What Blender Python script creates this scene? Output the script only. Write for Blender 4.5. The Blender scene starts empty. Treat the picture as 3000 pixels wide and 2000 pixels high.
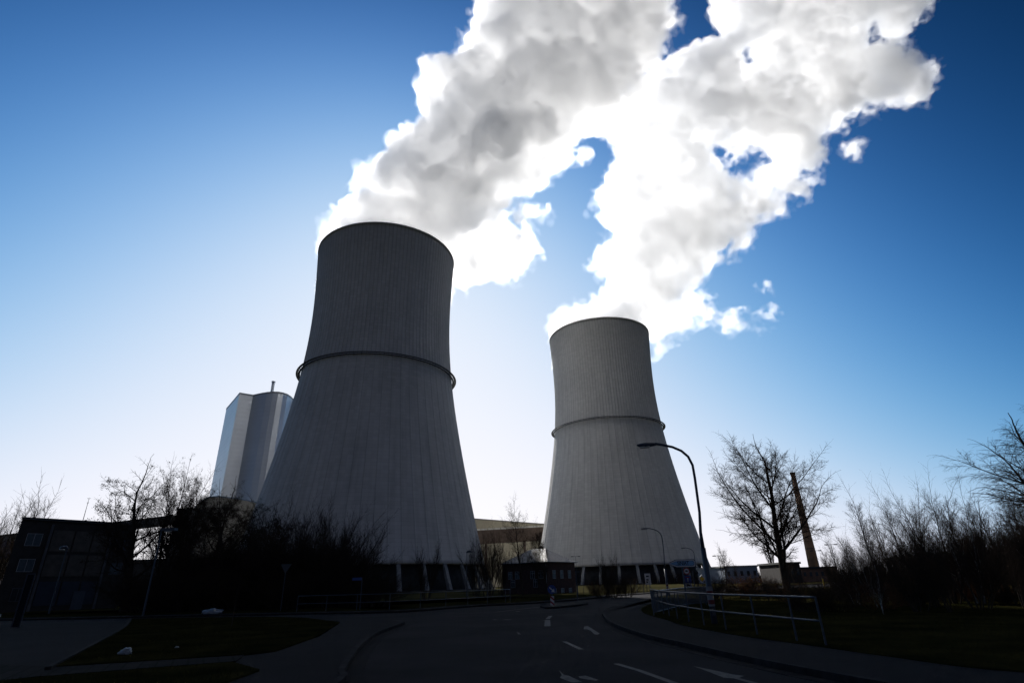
import bpy, bmesh, math, random
import numpy as np
from mathutils import Vector, Matrix
R_ = math.radians
scene = bpy.context.scene
C = scene.collection

# ------------------------------------------------------------------ camera
FPX, PITCH, ROLL, CAMZ = 1601.0, R_(23.9), math.atan2(100, 3610), 1.6
cp, sp, cr, sr = math.cos(PITCH), math.sin(PITCH), math.cos(ROLL), math.sin(ROLL)
cam = bpy.data.cameras.new('camera'); co = bpy.data.objects.new('camera', cam); C.objects.link(co)
U = Vector((0, -sp, cp)); EX = Vector((1, 0, 0)); FW = Vector((0, cp, sp))
rt = EX * cr - U * sr; up = EX * sr + U * cr
co.matrix_world = Matrix(((rt.x, up.x, -FW.x, 0), (rt.y, up.y, -FW.y, 0), (rt.z, up.z, -FW.z, CAMZ), (0, 0, 0, 1)))
cam.sensor_width = 36; cam.lens = FPX / 3000 * 36; cam.clip_start = 0.1; cam.clip_end = 20000
scene.camera = co

# ------------------------------------------------------------------ sky, sun, exposure
SUN_AZ, SUN_EL = -12.6, 31.0
w = bpy.data.worlds.new('World'); scene.world = w; w.use_nodes = True
wn = w.node_tree; wn.nodes.clear()
sky = wn.nodes.new('ShaderNodeTexSky'); sky.sky_type = 'NISHITA'; sky.sun_disc = False
sky.sun_elevation = R_(SUN_EL); sky.sun_rotation = R_(SUN_AZ)
sky.altitude = 100; sky.air_density = 1.0; sky.dust_density = 1.0; sky.ozone_density = 4.0
bg = wn.nodes.new('ShaderNodeBackground'); bg.inputs['Strength'].default_value = 0.10
wo = wn.nodes.new('ShaderNodeOutputWorld')
# the sky model's radiance, with a hazier horizon and a wider aureole round the sun (a function of direction only)
def wm(op, a, b=None, c=None):
    n = wn.nodes.new('ShaderNodeMath'); n.operation = op
    for i, v in enumerate((a, b, c)):
        if v is None: continue
        if isinstance(v, (int, float)): n.inputs[i].default_value = v
        else: wn.links.new(v, n.inputs[i])
    return n.outputs[0]
wtc = wn.nodes.new('ShaderNodeTexCoord'); wsx = wn.nodes.new('ShaderNodeSeparateXYZ'); wn.links.new(wtc.outputs['Generated'], wsx.inputs[0])
wdot = wn.nodes.new('ShaderNodeVectorMath'); wdot.operation = 'DOT_PRODUCT'; wn.links.new(wtc.outputs['Generated'], wdot.inputs[0])
SDv = (math.sin(R_(SUN_AZ)) * math.cos(R_(SUN_EL)), math.cos(R_(SUN_AZ)) * math.cos(R_(SUN_EL)), math.sin(R_(SUN_EL)))
wdot.inputs[1].default_value = SDv
wz = wm('MAXIMUM', wsx.outputs[2], 0.0)
wh = wm('POWER', math.e, wm('MULTIPLY', wz, -6.0))
wg = wm('POWER', math.e, wm('MULTIPLY', wm('SUBTRACT', wdot.outputs['Value'], 1.0), 1.0))
wsp = wn.nodes.new('ShaderNodeSeparateColor'); wn.links.new(sky.outputs[0], wsp.inputs[0])
wlum = wm('ADD', wm('ADD', wm('MULTIPLY', wsp.outputs[0], 0.02), wm('MULTIPLY', wsp.outputs[1], 0.07)), wm('MULTIPLY', wsp.outputs[2], 0.01))
wcb = wn.nodes.new('ShaderNodeCombineColor')
wback = wm('MINIMUM', 1.0, wm('MAXIMUM', 0.0, wm('MULTIPLY', wm('SUBTRACT', 0.55, wdot.outputs['Value']), 1.1)))   # the blue sky opposite the sun
EXPO = 0.4
for i, (k0, k1, k2, k3) in enumerate(((-9.45, -5.355, 2.90, 12.50), (-5.459, -4.318, 1.47, 8.596), (-4.07, -4.394, 0.748, 8.566))):
    e = wm('ADD', wm('ADD', wm('MULTIPLY', wz, k1), k0), wm('ADD', wm('MULTIPLY', wh, k2), wm('MULTIPLY', wg, k3)))
    q = wm('MULTIPLY', wm('POWER', math.e, e), wm('POWER', wlum, 0.5))
    r = wm('DIVIDE', wm('MULTIPLY', q, 1.05 * 10 / 2 ** EXPO), wm('ADD', q, 1.0))
    wn.links.new(wm('ADD', r, wm('MULTIPLY', wback, (0.62, 0.70, 1.0)[i])), wcb.inputs[i])
wn.links.new(wcb.outputs[0], bg.inputs[0]); wn.links.new(bg.outputs[0], wo.inputs[0])
sd = bpy.data.lights.new('sun', 'SUN'); sd.energy = 5.0; sd.angle = R_(0.5); sd.color = (1, 0.965, 0.92)
so = bpy.data.objects.new('sun', sd); C.objects.link(so)
SD = Vector((math.sin(R_(SUN_AZ)) * math.cos(R_(SUN_EL)), math.cos(R_(SUN_AZ)) * math.cos(R_(SUN_EL)), math.sin(R_(SUN_EL))))
so.rotation_euler = SD.to_track_quat('Z', 'Y').to_euler()
scene.view_settings.view_transform = 'Standard'; scene.view_settings.look = 'None'
scene.view_settings.exposure = EXPO; scene.view_settings.gamma = 1.0
scene.render.engine = 'CYCLES'
cy = scene.cycles
cy.use_denoising = True; cy.denoiser = 'OPENIMAGEDENOISE'
cy.max_bounces = 26; cy.diffuse_bounces = 3; cy.glossy_bounces = 3; cy.transmission_bounces = 4
cy.volume_bounces = 24; cy.transparent_max_bounces = 48
cy.use_adaptive_sampling = True; cy.adaptive_threshold = 0.02
cy.sample_clamp_indirect = 6

# ------------------------------------------------------------------ helpers
def ray(px, py):
    """direction of the photograph's pixel, used to survey positions on the ground or on upright planes"""
    x = px - 1500.0; y = 1000.0 - py
    X = x * cr + y * sr; Y = -x * sr + y * cr
    return Vector((X, FPX * cp - Y * sp, FPX * sp + Y * cp)).normalized()
def g(px, py, z=0.0):
    v = ray(px, py); t = (z - CAMZ) / v.z
    return Vector((v.x * t, v.y * t, z))
def at(px, py, Y):
    v = ray(px, py); t = Y / v.y
    return Vector((v.x * t, Y, v.z * t + CAMZ))

def mat(name, col, rough=0.8, noise=0.0, nscale=3.0, metal=0.0, bump=0.0, bscale=30.0, spec=0.5, col2=None):
    m = bpy.data.materials.new(name); m.use_nodes = True
    nt = m.node_tree; b = nt.nodes['Principled BSDF']
    b.inputs['Roughness'].default_value = rough; b.inputs['Metallic'].default_value = metal
    b.inputs['Specular IOR Level'].default_value = spec
    b.inputs['Base Color'].default_value = (*col, 1)
    tc = nt.nodes.new('ShaderNodeTexCoord')
    if noise > 0 or col2:
        n = nt.nodes.new('ShaderNodeTexNoise'); n.inputs['Scale'].default_value = nscale; n.inputs['Detail'].default_value = 8
        nt.links.new(tc.outputs['Object'], n.inputs['Vector'])
        r = nt.nodes.new('ShaderNodeValToRGB')
        c2 = col2 if col2 else tuple(c * (1 - noise) for c in col)
        c1 = col if col2 else tuple(min(1, c * (1 + noise)) for c in col)
        r.color_ramp.elements[0].position = 0.35; r.color_ramp.elements[1].position = 0.65
        r.color_ramp.elements[0].color = (*c2, 1); r.color_ramp.elements[1].color = (*c1, 1)
        nt.links.new(n.outputs[0], r.inputs[0]); nt.links.new(r.outputs[0], b.inputs['Base Color'])
    if bump > 0:
        n2 = nt.nodes.new('ShaderNodeTexNoise'); n2.inputs['Scale'].default_value = bscale; n2.inputs['Detail'].default_value = 6
        nt.links.new(tc.outputs['Object'], n2.inputs['Vector'])
        bp = nt.nodes.new('ShaderNodeBump'); bp.inputs['Strength'].default_value = bump; bp.inputs['Distance'].default_value = 0.05
        nt.links.new(n2.outputs[0], bp.inputs['Height']); nt.links.new(bp.outputs[0], b.inputs['Normal'])
    return m

def obj(name, me_or_bm, m=None, parent=None, loc=None, smooth=False):
    if isinstance(me_or_bm, bmesh.types.BMesh):
        me = bpy.data.meshes.new(name); me_or_bm.to_mesh(me); me_or_bm.free()
    else:
        me = me_or_bm
    o = bpy.data.objects.new(name, me); C.objects.link(o)
    if m: me.materials.append(m)
    if parent is not None: o.parent = parent
    if loc is not None: o.location = loc
    if smooth:
        me.polygons.foreach_set('use_smooth', [True] * len(me.polygons))
    return o
def tag(o, label=None, cat=None, group=None, kind=None):
    if label: o['label'] = label
    if cat: o['category'] = cat
    if group: o['group'] = group
    if kind: o['kind'] = kind
    return o
def thing(name, label, cat, loc=(0, 0, 0), rz=0.0, group=None):
    o = bpy.data.objects.new(name, None); C.objects.link(o); o.empty_display_size = 0.2
    o.location = loc; o.rotation_euler = (0, 0, rz)
    return tag(o, label, cat, group)
def dup(root, loc, rz=0.0, label=None, group=None, scale=None):
    r = root.copy(); C.objects.link(r); r.location = loc; r.rotation_euler = (0, 0, rz)
    if scale: r.scale = (scale,) * 3
    if label: r['label'] = label
    if group: r['group'] = group
    for ch in list(root.children):
        c = ch.copy(); C.objects.link(c); c.parent = r
        for k in list(ch.children):
            d = k.copy(); C.objects.link(d); d.parent = c
    return r
def BM(): return bmesh.new()
def box(bm, x0, x1, y0, y1, z0, z1):
    v = [bm.verts.new(p) for p in ((x0, y0, z0), (x1, y0, z0), (x1, y1, z0), (x0, y1, z0), (x0, y0, z1), (x1, y0, z1), (x1, y1, z1), (x0, y1, z1))]
    for f in ((0, 3, 2, 1), (4, 5, 6, 7), (0, 1, 5, 4), (1, 2, 6, 5), (2, 3, 7, 6), (3, 0, 4, 7)):
        bm.faces.new([v[i] for i in f])
def tube(bm, pts, rad, seg=8, cap=True):
    """swept tube along pts; rad is a number or a list"""
    pts = [Vector(p) for p in pts]; n = len(pts)
    rs = rad if isinstance(rad, (list, tuple)) else [rad] * n
    rings = []; ref = None
    for i, p in enumerate(pts):
        t = (pts[min(i + 1, n - 1)] - pts[max(i - 1, 0)]).normalized()
        if ref is None:
            ref = Vector((1, 0, 0)) if abs(t.x) < 0.9 else Vector((0, 1, 0))
        a = (ref - t * ref.dot(t)).normalized(); b = t.cross(a); ref = a
        rings.append([bm.verts.new(p + (a * math.cos(2 * math.pi * k / seg) + b * math.sin(2 * math.pi * k / seg)) * rs[i]) for k in range(seg)])
    for i in range(n - 1):
        for k in range(seg):
            bm.faces.new((rings[i][k], rings[i][(k + 1) % seg], rings[i + 1][(k + 1) % seg], rings[i + 1][k]))
    if cap:
        bm.faces.new(rings[0][::-1]); bm.faces.new(rings[-1])
def prism(bm, poly, z0, z1):
    a = [bm.verts.new((p[0], p[1], z0)) for p in poly]; b = [bm.verts.new((p[0], p[1], z1)) for p in poly]
    n = len(poly)
    bm.faces.new(a[::-1]); bm.faces.new(b)
    for i in range(n): bm.faces.new((a[i], a[(i + 1) % n], b[(i + 1) % n], b[i]))
def mesh_np(name, V, F):
    """V (n,3) floats; F (m,k) ints"""
    me = bpy.data.meshes.new(name)
    V = np.asarray(V, np.float32); F = np.asarray(F, np.int32)
    me.vertices.add(len(V)); me.vertices.foreach_set('co', V.ravel())
    k = F.shape[1]
    me.loops.add(F.size); me.loops.foreach_set('vertex_index', F.ravel())
    me.polygons.add(len(F)); me.polygons.foreach_set('loop_start', np.arange(0, F.size, k, dtype=np.int32))
    me.update(calc_edges=True); me.validate()
    return me
cy.volume_step_rate = 1.0
cy.volume_max_steps = 256
# ------------------------------------------------------------------ cooling towers
TZ = np.array([0, 12, 30, 55, 80, 95, 110, 135, 160, 174.5])
TR = np.array([55.3, 52.0, 47.8, 42.6, 38.4, 36.2, 34.9, 34.7, 35.7, 36.4])
def cubic_profile(z):
    # smooth interpolation of the measured radii
    co_ = np.polyfit(TZ, TR, 5); return np.polyval(co_, z)
TH = 164.3
def concrete(name, base, seed):
    m = bpy.data.materials.new(name); m.use_nodes = True; nt = m.node_tree; L = nt.links.new
    b = nt.nodes['Principled BSDF']; b.inputs['Roughness'].default_value = 0.9; b.inputs['Specular IOR Level'].default_value = 0.2
    tc = nt.nodes.new('ShaderNodeTexCoord'); sx = nt.nodes.new('ShaderNodeSeparateXYZ'); L(tc.outputs['Object'], sx.inputs[0])
    at2 = nt.nodes.new('ShaderNodeMath'); at2.operation = 'ARCTAN2'; L(sx.outputs[1], at2.inputs[0]); L(sx.outputs[0], at2.inputs[1])
    def mth(op, a, bb=None, c=None):
        n = nt.nodes.new('ShaderNodeMath'); n.operation = op
        for i, v in enumerate((a, bb, c)):
            if v is None: continue
            if isinstance(v, (int, float)): n.inputs[i].default_value = v
            else: L(v, n.inputs[i])
        return n.outputs[0]
    def joint(n, width):            # 1 on a joint line, 0 between
        u = mth('MULTIPLY', at2.outputs[0], n / (2 * math.pi)); fr = mth('FRACT', mth('ADD', u, 50.5))
        d = mth('ABSOLUTE', mth('SUBTRACT', fr, 0.5))
        return mth('SUBTRACT', 1.0, mth('SMOOTHSTEP', d, width * 0.3, width)) if False else mth('LESS_THAN', d, width)
    up_ = mth('GREATER_THAN', sx.outputs[2], 95.0); lo_ = mth('SUBTRACT', 1.0, up_)
    j = mth('ADD', mth('MULTIPLY', joint(120, 0.10), up_), mth('MULTIPLY', mth('ADD', mth('MULTIPLY', joint(60, 0.03), 0.9), mth('MULTIPLY', joint(120, 0.035), 0.25)), lo_))
    # lift lines every 1.5 m
    hz = mth('LESS_THAN', mth('FRACT', mth('DIVIDE', sx.outputs[2], 1.5)), 0.10)
    # weathering streaks: noise stretched down the shell
    cmb = nt.nodes.new('ShaderNodeCombineXYZ'); L(mth('MULTIPLY', at2.outputs[0], 22.0), cmb.inputs[0]); L(mth('MULTIPLY', sx.outputs[2], 0.03), cmb.inputs[1]); cmb.inputs[2].default_value = seed
    n1 = nt.nodes.new('ShaderNodeTexNoise'); n1.inputs['Scale'].default_value = 1.0; n1.inputs['Detail'].default_value = 6; L(cmb.outputs[0], n1.inputs['Vector'])
    n2 = nt.nodes.new('ShaderNodeTexNoise'); n2.inputs['Scale'].default_value = 0.06; n2.inputs['Detail'].default_value = 10; L(tc.outputs['Object'], n2.inputs['Vector'])
    # one panel per formwork field, slightly different greys
    cf = nt.nodes.new('ShaderNodeCombineXYZ')
    L(mth('FLOOR', mth('MULTIPLY', at2.outputs[0], 120 / (2 * math.pi))), cf.inputs[0]); L(mth('FLOOR', mth('DIVIDE', sx.outputs[2], 1.5)), cf.inputs[1])
    wn_ = nt.nodes.new('ShaderNodeTexWhiteNoise'); L(cf.outputs[0], wn_.inputs['Vector'])
    v = mth('ADD', 0.56, mth('MULTIPLY', n1.outputs[0], 0.54))
    v = mth('ADD', v, mth('MULTIPLY', n2.outputs[0], 0.30))
    v = mth('ADD', v, mth('MULTIPLY', wn_.outputs[0], 0.12))
    v = mth('MULTIPLY', v, mth('SUBTRACT', 1.0, mth('MULTIPLY', j, 0.20)))
    v = mth('MULTIPLY', v, mth('SUBTRACT', 1.0, mth('MULTIPLY', hz, 0.12)))
    # soot and drip marks running down from the rim, fading out over some 30 m
    rimf = mth('MAXIMUM', 0.0, mth('DIVIDE', mth('SUBTRACT', sx.outputs[2], mth('SUBTRACT', 160.0, mth('MULTIPLY', n1.outputs[0], 45.0))), 30.0))
    v = mth('MULTIPLY', v, mth('SUBTRACT', 1.0, mth('MULTIPLY', mth('MINIMUM', rimf, 1.0), 0.22)))
    mx = nt.nodes.new('ShaderNodeVectorMath'); mx.operation = 'SCALE'; mx.inputs[0].default_value = base; L(v, mx.inputs['Scale'])
    L(mx.outputs[0], b.inputs['Base Color'])
    return m
def lathe_np(prof, nseg, ribs=None):
    """prof list of (r,z); closed profile loop -> quads"""
    n = len(prof); th = np.arange(nseg) * 2 * np.pi / nseg
    r = np.array([p[0] for p in prof]); z = np.array([p[1] for p in prof])
    RR = r[:, None] + (ribs(th, z) if ribs else 0)
    V = np.stack([RR * np.cos(th), RR * np.sin(th), z[:, None] + 0 * th], -1).reshape(-1, 3)
    i, k = np.meshgrid(np.arange(n), np.arange(nseg), indexing='ij')
    i2 = (i + 1) % n; k2 = (k + 1) % nseg
    F = np.stack([i * nseg + k, i * nseg + k2, i2 * nseg + k2, i2 * nseg + k], -1).reshape(-1, 4)
    return V, F
M_dark = mat('dark_fill', (0.035, 0.038, 0.042), 0.9, 0.3, 0.4)
M_steel_dark = mat('painted_steel_dark', (0.05, 0.055, 0.06), 0.5, 0.2, 2)
def cooling_tower(x, y, label, base, seed, rot):
    t = thing('cooling_tower', label, 'cooling tower', (x, y, 0), rot, 'cooling towers of the power station')
    mc = concrete('tower_concrete', base, seed)
    z0 = 9.3
    zo = np.concatenate([[z0], np.linspace(z0 + 1.4, 94.9, 46), np.linspace(95.1, TH, 42)])
    ro = cubic_profile(zo)
    prof = [(r, z) for r, z in zip(ro, zo)] + [(ro[-1] + 0.35, TH + 0.02), (ro[-1] + 0.35, TH + 0.9), (ro[-1] - 0.9, TH + 0.9)]
    zi = np.linspace(TH, z0, 40); prof += [(cubic_profile(z) - 0.9, z) for z in zi]
    no = len(zo)
    def ribs(th, z):
        a = np.abs(((th * 120 / (2 * np.pi)) + 0.5) % 1 - 0.5); r1 = (a < 0.09) * 0.16
        b = np.abs(((th * 60 / (2 * np.pi)) + 0.5) % 1 - 0.5); r2 = (b < 0.045) * 0.12
        out = np.where(z[:, None] > 95, r1[None], r2[None]); out[no:] = 0
        return out
    V, F = lathe_np(prof, 1440, ribs)
    obj('shell', mesh_np('shell', V, F), mc, t)
    # slanting support piers under the lintel
    rb, rtp = cubic_profile(-0.5) + 0.6, cubic_profile(z0) - 0.45
    bmp = None
    first = None
    for k in range(34):
        a = 2 * math.pi * (k + 0.5) / 34
        if first is None:
            bm = BM()
            w0 = 0.72
            pts = [(rb - 1.1, -0.05), (rb + 0.5, -0.05), (rtp + 0.42, z0 - 0.003), (rtp - 0.42, z0 - 0.003)]
            vs = [[bm.verts.new((r, s * w0, z)) for r, z in pts] for s in (-1, 1)]
            bm.faces.new(vs[0]); bm.faces.new(vs[1][::-1])
            for i in range(4): bm.faces.new((vs[0][i], vs[1][i], vs[1][(i + 1) % 4], vs[0][(i + 1) % 4]))
            bmesh.ops.recalc_face_normals(bm, faces=bm.faces)
            first = obj('support_pier', bm, M_pier, t); o = first
        else:
            o = first.copy(); C.objects.link(o)
        o.rotation_euler = (0, 0, a)
    V, F = lathe_np([(rb - 8, 0), (rb - 7.6, 0), (rtp - 4.6, z0 - 0.1), (rtp - 5.0, z0 - 0.1)], 136)
    obj('fill_screen', mesh_np('fill_screen', V, F), M_dark, t)
    V, F = lathe_np([(rb - 1.6, -0.05), (rb + 1.2, -0.05), (rb + 1.2, 0.3), (rb - 1.6, 0.3)], 136)
    obj('basin_wall', mesh_np('basin_wall', V, F), M_dark, t)
    # walkway ring with railing, standing off the shell on brackets
    rr = float(cubic_profile(95))
    V, F = lathe_np([(rr + 0.35, 95.0), (rr + 1.25, 95.0), (rr + 1.25, 95.16), (rr + 0.35, 95.16)], 240)
    ring = obj('walkway', mesh_np('walkway', V, F), M_steel_dark, t)
    bm = BM()
    tube(bm, [(rr - 0.1, 0, 94.9), (rr + 1.2, 0, 94.9), (rr + 1.2, 0, 95.58)], 0.08, 4)
    me = bpy.data.meshes.new('bracket'); bm.to_mesh(me); bm.free(); me.materials.append(M_steel_dark)
    for k in range(72):
        o = bpy.data.objects.new('bracket', me); C.objects.link(o); o.parent = ring; o.rotation_euler = (0, 0, 2 * math.pi * k / 72)
    for k, zz in enumerate((95.5,)):
        V, F = lathe_np([(rr + 2.36, zz), (rr + 1.24, zz), (rr + 1.24, zz + 0.08), (rr + 2.36, zz + 0.08)], 240)
        obj('handrail', mesh_np('handrail', V, F), M_steel_dark, ring)
    return t
M_pier = mat('pier_concrete', (0.20, 0.21, 0.22), 0.9, 0.25, 0.6)
T1 = (-67.2, 256.4); T2 = (63.9, 368.6)
cooling_tower(*T1, 'nearer and larger looking concrete cooling tower with walkway ring, behind the leafless wood', (0.46, 0.46, 0.465), 1.0, 0.3)
cooling_tower(*T2, 'farther concrete cooling tower with walkway ring, behind the brick house and street lamps', (0.52, 0.51, 0.485), 5.0, 1.1)
# ------------------------------------------------------------------ steam plumes
_q, _r = np.linalg.qr(np.random.RandomState(5).normal(size=(3, 3))); ROTN = _q.astype(np.float32)      # noise lattice turned off the axes
def vnoise(P, cell, seed):
    """smooth value noise in [-1,1] at points P (n,3)"""
    P = P @ ROTN
    rng = np.random.RandomState(seed); S = 64
    T = rng.uniform(-1, 1, (S, S, S)).astype(np.float32)
    Q = P / cell + np.float32(1000.37 + seed * 3.1)
    I = np.floor(Q).astype(np.int32); f = (Q - I).astype(np.float32); f = f * f * (3 - 2 * f)
    I %= S; J = (I + 1) % S
    x0, y0, z0 = I[:, 0], I[:, 1], I[:, 2]; x1, y1, z1 = J[:, 0], J[:, 1], J[:, 2]
    fx, fy, fz = f[:, 0], f[:, 1], f[:, 2]
    a = T[x0, y0, z0] * (1 - fx) + T[x1, y0, z0] * fx; b = T[x0, y1, z0] * (1 - fx) + T[x1, y1, z0] * fx
    c = T[x0, y0, z1] * (1 - fx) + T[x1, y0, z1] * fx; d = T[x0, y1, z1] * (1 - fx) + T[x1, y1, z1] * fx
    return (a * (1 - fy) + b * fy) * (1 - fz) + (c * (1 - fy) + d * fy) * fz
def sdpoly(X, Z, poly):
    """signed distance, positive inside"""
    d = np.full(X.shape, 1e9, np.float32); ins = np.zeros(X.shape, bool); n = len(poly)
    for i in range(n):
        x0, z0 = poly[i]; x1, z1 = poly[(i + 1) % n]
        ex, ez = x1 - x0, z1 - z0; L2 = ex * ex + ez * ez + 1e-9
        t = np.clip(((X - x0) * ex + (Z - z0) * ez) / L2, 0, 1)
        d = np.minimum(d, (X - x0 - t * ex) ** 2 + (Z - z0 - t * ez) ** 2)
        c = ((z0 > Z) != (z1 > Z)) & (X < (x1 - x0) * (Z - z0) / (z1 - z0 + 1e-12) + x0); ins ^= c
    d = np.sqrt(d); return np.where(ins, d, -d)
def surface_nets(Fd, org, h):
    nx, ny, nz = Fd.shape; s = Fd > 0
    c = np.zeros((nx - 1, ny - 1, nz - 1), np.uint8)
    for dx in (0, 1):
        for dy in (0, 1):
            for dz in (0, 1): c += s[dx:nx - 1 + dx, dy:ny - 1 + dy, dz:nz - 1 + dz]
    cells = np.argwhere((c > 0) & (c < 8)); idx = -np.ones(c.shape, np.int64); idx[tuple(cells.T)] = np.arange(len(cells))
    acc = np.zeros((len(cells), 3)); cnt = np.zeros(len(cells))
    cor = [(a, b, d) for a in (0, 1) for b in (0, 1) for d in (0, 1)]
    for p in cor:
        for ax in range(3):
            if p[ax]: continue
            q = list(p); q[ax] = 1
            A = Fd[tuple((cells + p).T)]; B = Fd[tuple((cells + q).T)]; m = (A > 0) != (B > 0)
            t = np.where(m, A / (A - B + 1e-12), 0)
            pos = np.array(p, float)[None] + 0 * acc; pos[:, ax] += t
            acc += pos * m[:, None]; cnt += m
    V = (cells + acc / cnt[:, None]) * h + org
    faces = []
    for ax in range(3):
        sl0 = [slice(None)] * 3; sl1 = [slice(None)] * 3; sl0[ax] = slice(0, -1); sl1[ax] = slice(1, None)
        e = s[tuple(sl0)] != s[tuple(sl1)]; E = np.argwhere(e)
        o1, o2 = [a for a in range(3) if a != ax]
        E = E[(E[:, o1] > 0) & (E[:, o2] > 0) & (E[:, o1] < Fd.shape[o1] - 1) & (E[:, o2] < Fd.shape[o2] - 1)]
        def cell(d1, d2):
            q = E.copy(); q[:, o1] -= d1; q[:, o2] -= d2; return idx[tuple(q.T)]
        quad = np.stack([cell(1, 1), cell(0, 1), cell(0, 0), cell(1, 0)], 1)
        flip = s[tuple(E.T)] ^ (ax == 1)
        quad[~flip] = quad[~flip][:, ::-1]
        faces.append(quad)
    Fc = np.concatenate(faces); Fc = Fc[(Fc >= 0).all(1)]
    return V, Fc
def P2(pts, Y):
    out = []
    for a, b in pts:
        v = at(a * 1.27551, b * 1.27551, Y); out.append((v.x, v.z))
    return out
def steam_field(h, lo, hi, layers, holes, tower, seed, wisp_dir, shear):
    """layers: (outline as (x,z), plane Y, half thickness, depth wobble, kind); the field is > 0 inside the steam.
    shear = (kx, kz): the bodies slant as they drift, so depth, width and height go together"""
    nx, ny, nz = [int((b - a) / h) + 1 for a, b in zip(lo, hi)]
    xs = lo[0] + h * np.arange(nx); ys = lo[1] + h * np.arange(ny); zs = lo[2] + h * np.arange(nz)
    # outlines are sampled on an upright grid once, then read back sheared
    gx = np.arange(lo[0] - 120, hi[0] + 120, 2.0); gz = np.arange(lo[2] - 140, hi[2] + 140, 2.0)
    GX, GZ = np.meshgrid(gx, gz, indexing='ij')
    P2d = np.stack([GX.ravel(), 0 * GX.ravel(), GZ.ravel()], 1).astype(np.float32)
    F = np.full((nx, ny, nz), -1e3, np.float32); FB = F.copy(); RG = np.zeros(F.shape, np.float32)
    def lookup(T, xq, zq):        # xq (nx,), zq (nz,) -> bilinear
        u = np.clip((xq - gx[0]) / 2.0, 0, len(gx) - 1.001); v = np.clip((zq - gz[0]) / 2.0, 0, len(gz) - 1.001)
        i = u.astype(int); j = v.astype(int); fu = (u - i)[:, None]; fv = (v - j)[None, :]
        return (T[np.ix_(i, j)] * (1 - fu) + T[np.ix_(i + 1, j)] * fu) * (1 - fv) + (T[np.ix_(i, j + 1)] * (1 - fu) + T[np.ix_(i + 1, j + 1)] * fu) * fv
    for k, (poly, Y0, R, amp, kind) in enumerate(layers):
        S_ = sdpoly(GX, GZ, poly).astype(np.float32)
        YO = (Y0 + amp * vnoise(P2d, 75, seed + 11 * k) + 0.4 * amp * vnoise(P2d, 30, seed + 5 + 11 * k)).reshape(GX.shape)
        for iy, y in enumerate(ys):
            if abs(y - Y0) > R + 1.5 * amp + 30: continue
            xq = xs - shear[0] * (y - Y0); zq = zs - shear[1] * (y - Y0)
            sd_ = lookup(S_, xq, zq); yo = lookup(YO, xq, zq)
            Fl = R - np.sqrt(np.maximum(R - sd_, 0) ** 2 + (y - yo) ** 2)
            RG[:, iy] = np.where(Fl > F[:, iy], 1.0 if kind == 'wisp' else 0.5 if kind == 'fall' else 0.0, RG[:, iy])
            F[:, iy] = np.maximum(F[:, iy], Fl)
            if kind != 'main': FB[:, iy] = np.maximum(FB[:, iy], Fl)
    act = np.argwhere(F > -34)
    P = act * h + np.array(lo); P = P.astype(np.float32)
    Fa = F[tuple(act.T)]; hcut = np.zeros(len(P), np.float32)
    for poly, soft, hy in holes:          # gaps torn right through the steam along its slant
        pa = np.array(poly); cx_, cz_ = pa.mean(0); kx, kz = cx_ / hy, (cz_ - CAMZ) / hy
        qx = P[:, 0] - kx * (P[:, 1] - hy); qz = P[:, 2] - kz * (P[:, 1] - hy)
        near = (qx > pa[:, 0].min() - 30) & (qx < pa[:, 0].max() + 30) & (qz > pa[:, 1].min() - 30) & (qz < pa[:, 1].max() + 30)
        hd = np.full(len(P), -1e3, np.float32); hd[near] = sdpoly(qx[near], qz[near], poly)
        Fa = np.minimum(Fa, -hd * soft); hcut = np.maximum(hcut, np.clip(1 + hd / 25, 0, 1))
    F[tuple(act.T)] = Fa
    m_ = np.abs(Fa) < 34; act = act[m_]; P = P[m_]; hcut = hcut[m_]
    wv = np.clip((P @ np.array(wisp_dir[:3], np.float32)) - wisp_dir[3], 0, 1)    # 0 = billowing, 1 = ragged
    wv = np.maximum(wv, np.maximum(RG[tuple(act.T)], 0.8 * hcut))
    D = np.zeros(len(P), np.float32)
    for cell, a, s_ in ((44, 10, 1), (22, 8, 2), (11, 5.0, 3), (5.5, 3.7, 4), (2.8, 2.2, 5)):
        n = vnoise(P, cell, seed + s_)
        D += (1 - wv) * a * (np.abs(n) * 2.0 - 0.72)
        D += wv * a * (0.8 if cell > 12 else 2.0) * (n - 0.14)
    F0 = F[tuple(act.T)]
    F[tuple(act.T)] = np.minimum(F0 + D, (F0 + 7 + 12 * hcut) * 1.2)        # nothing breaks away far from the body
    FBx = FB > -34
    FB = np.where(FBx, F, -1e3)
    # the column comes out of the mouth; only the falling steam hangs outside the shell
    tx, ty = tower
    rr = np.hypot(xs[:, None] - tx, ys[None, :] - ty)[:, :, None]
    below = zs[None, None, :] < TH + 1.0
    zcap = (zs - 145.0)[None, None, :]
    inside = np.minimum(34.6 - rr, zcap) + 0 * F
    outside = np.minimum(FB, rr - 39.0)
    # above the rim the whole mouth is filled at first
    coneF = np.minimum(35.5 + (zs - TH)[None, None, :] * 0.2 - rr, (TH + 13 - zs)[None, None, :])
    F = np.where(below, np.where(rr < 36.5, inside, outside), np.maximum(F, coneF + 4 * vnoise(np.stack(np.meshgrid(xs, ys, zs[:1], indexing='ij'), -1).reshape(-1, 3).astype(np.float32), 9, 3).reshape(nx, ny, 1) - 3))
    return F.astype(np.float32)
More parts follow.
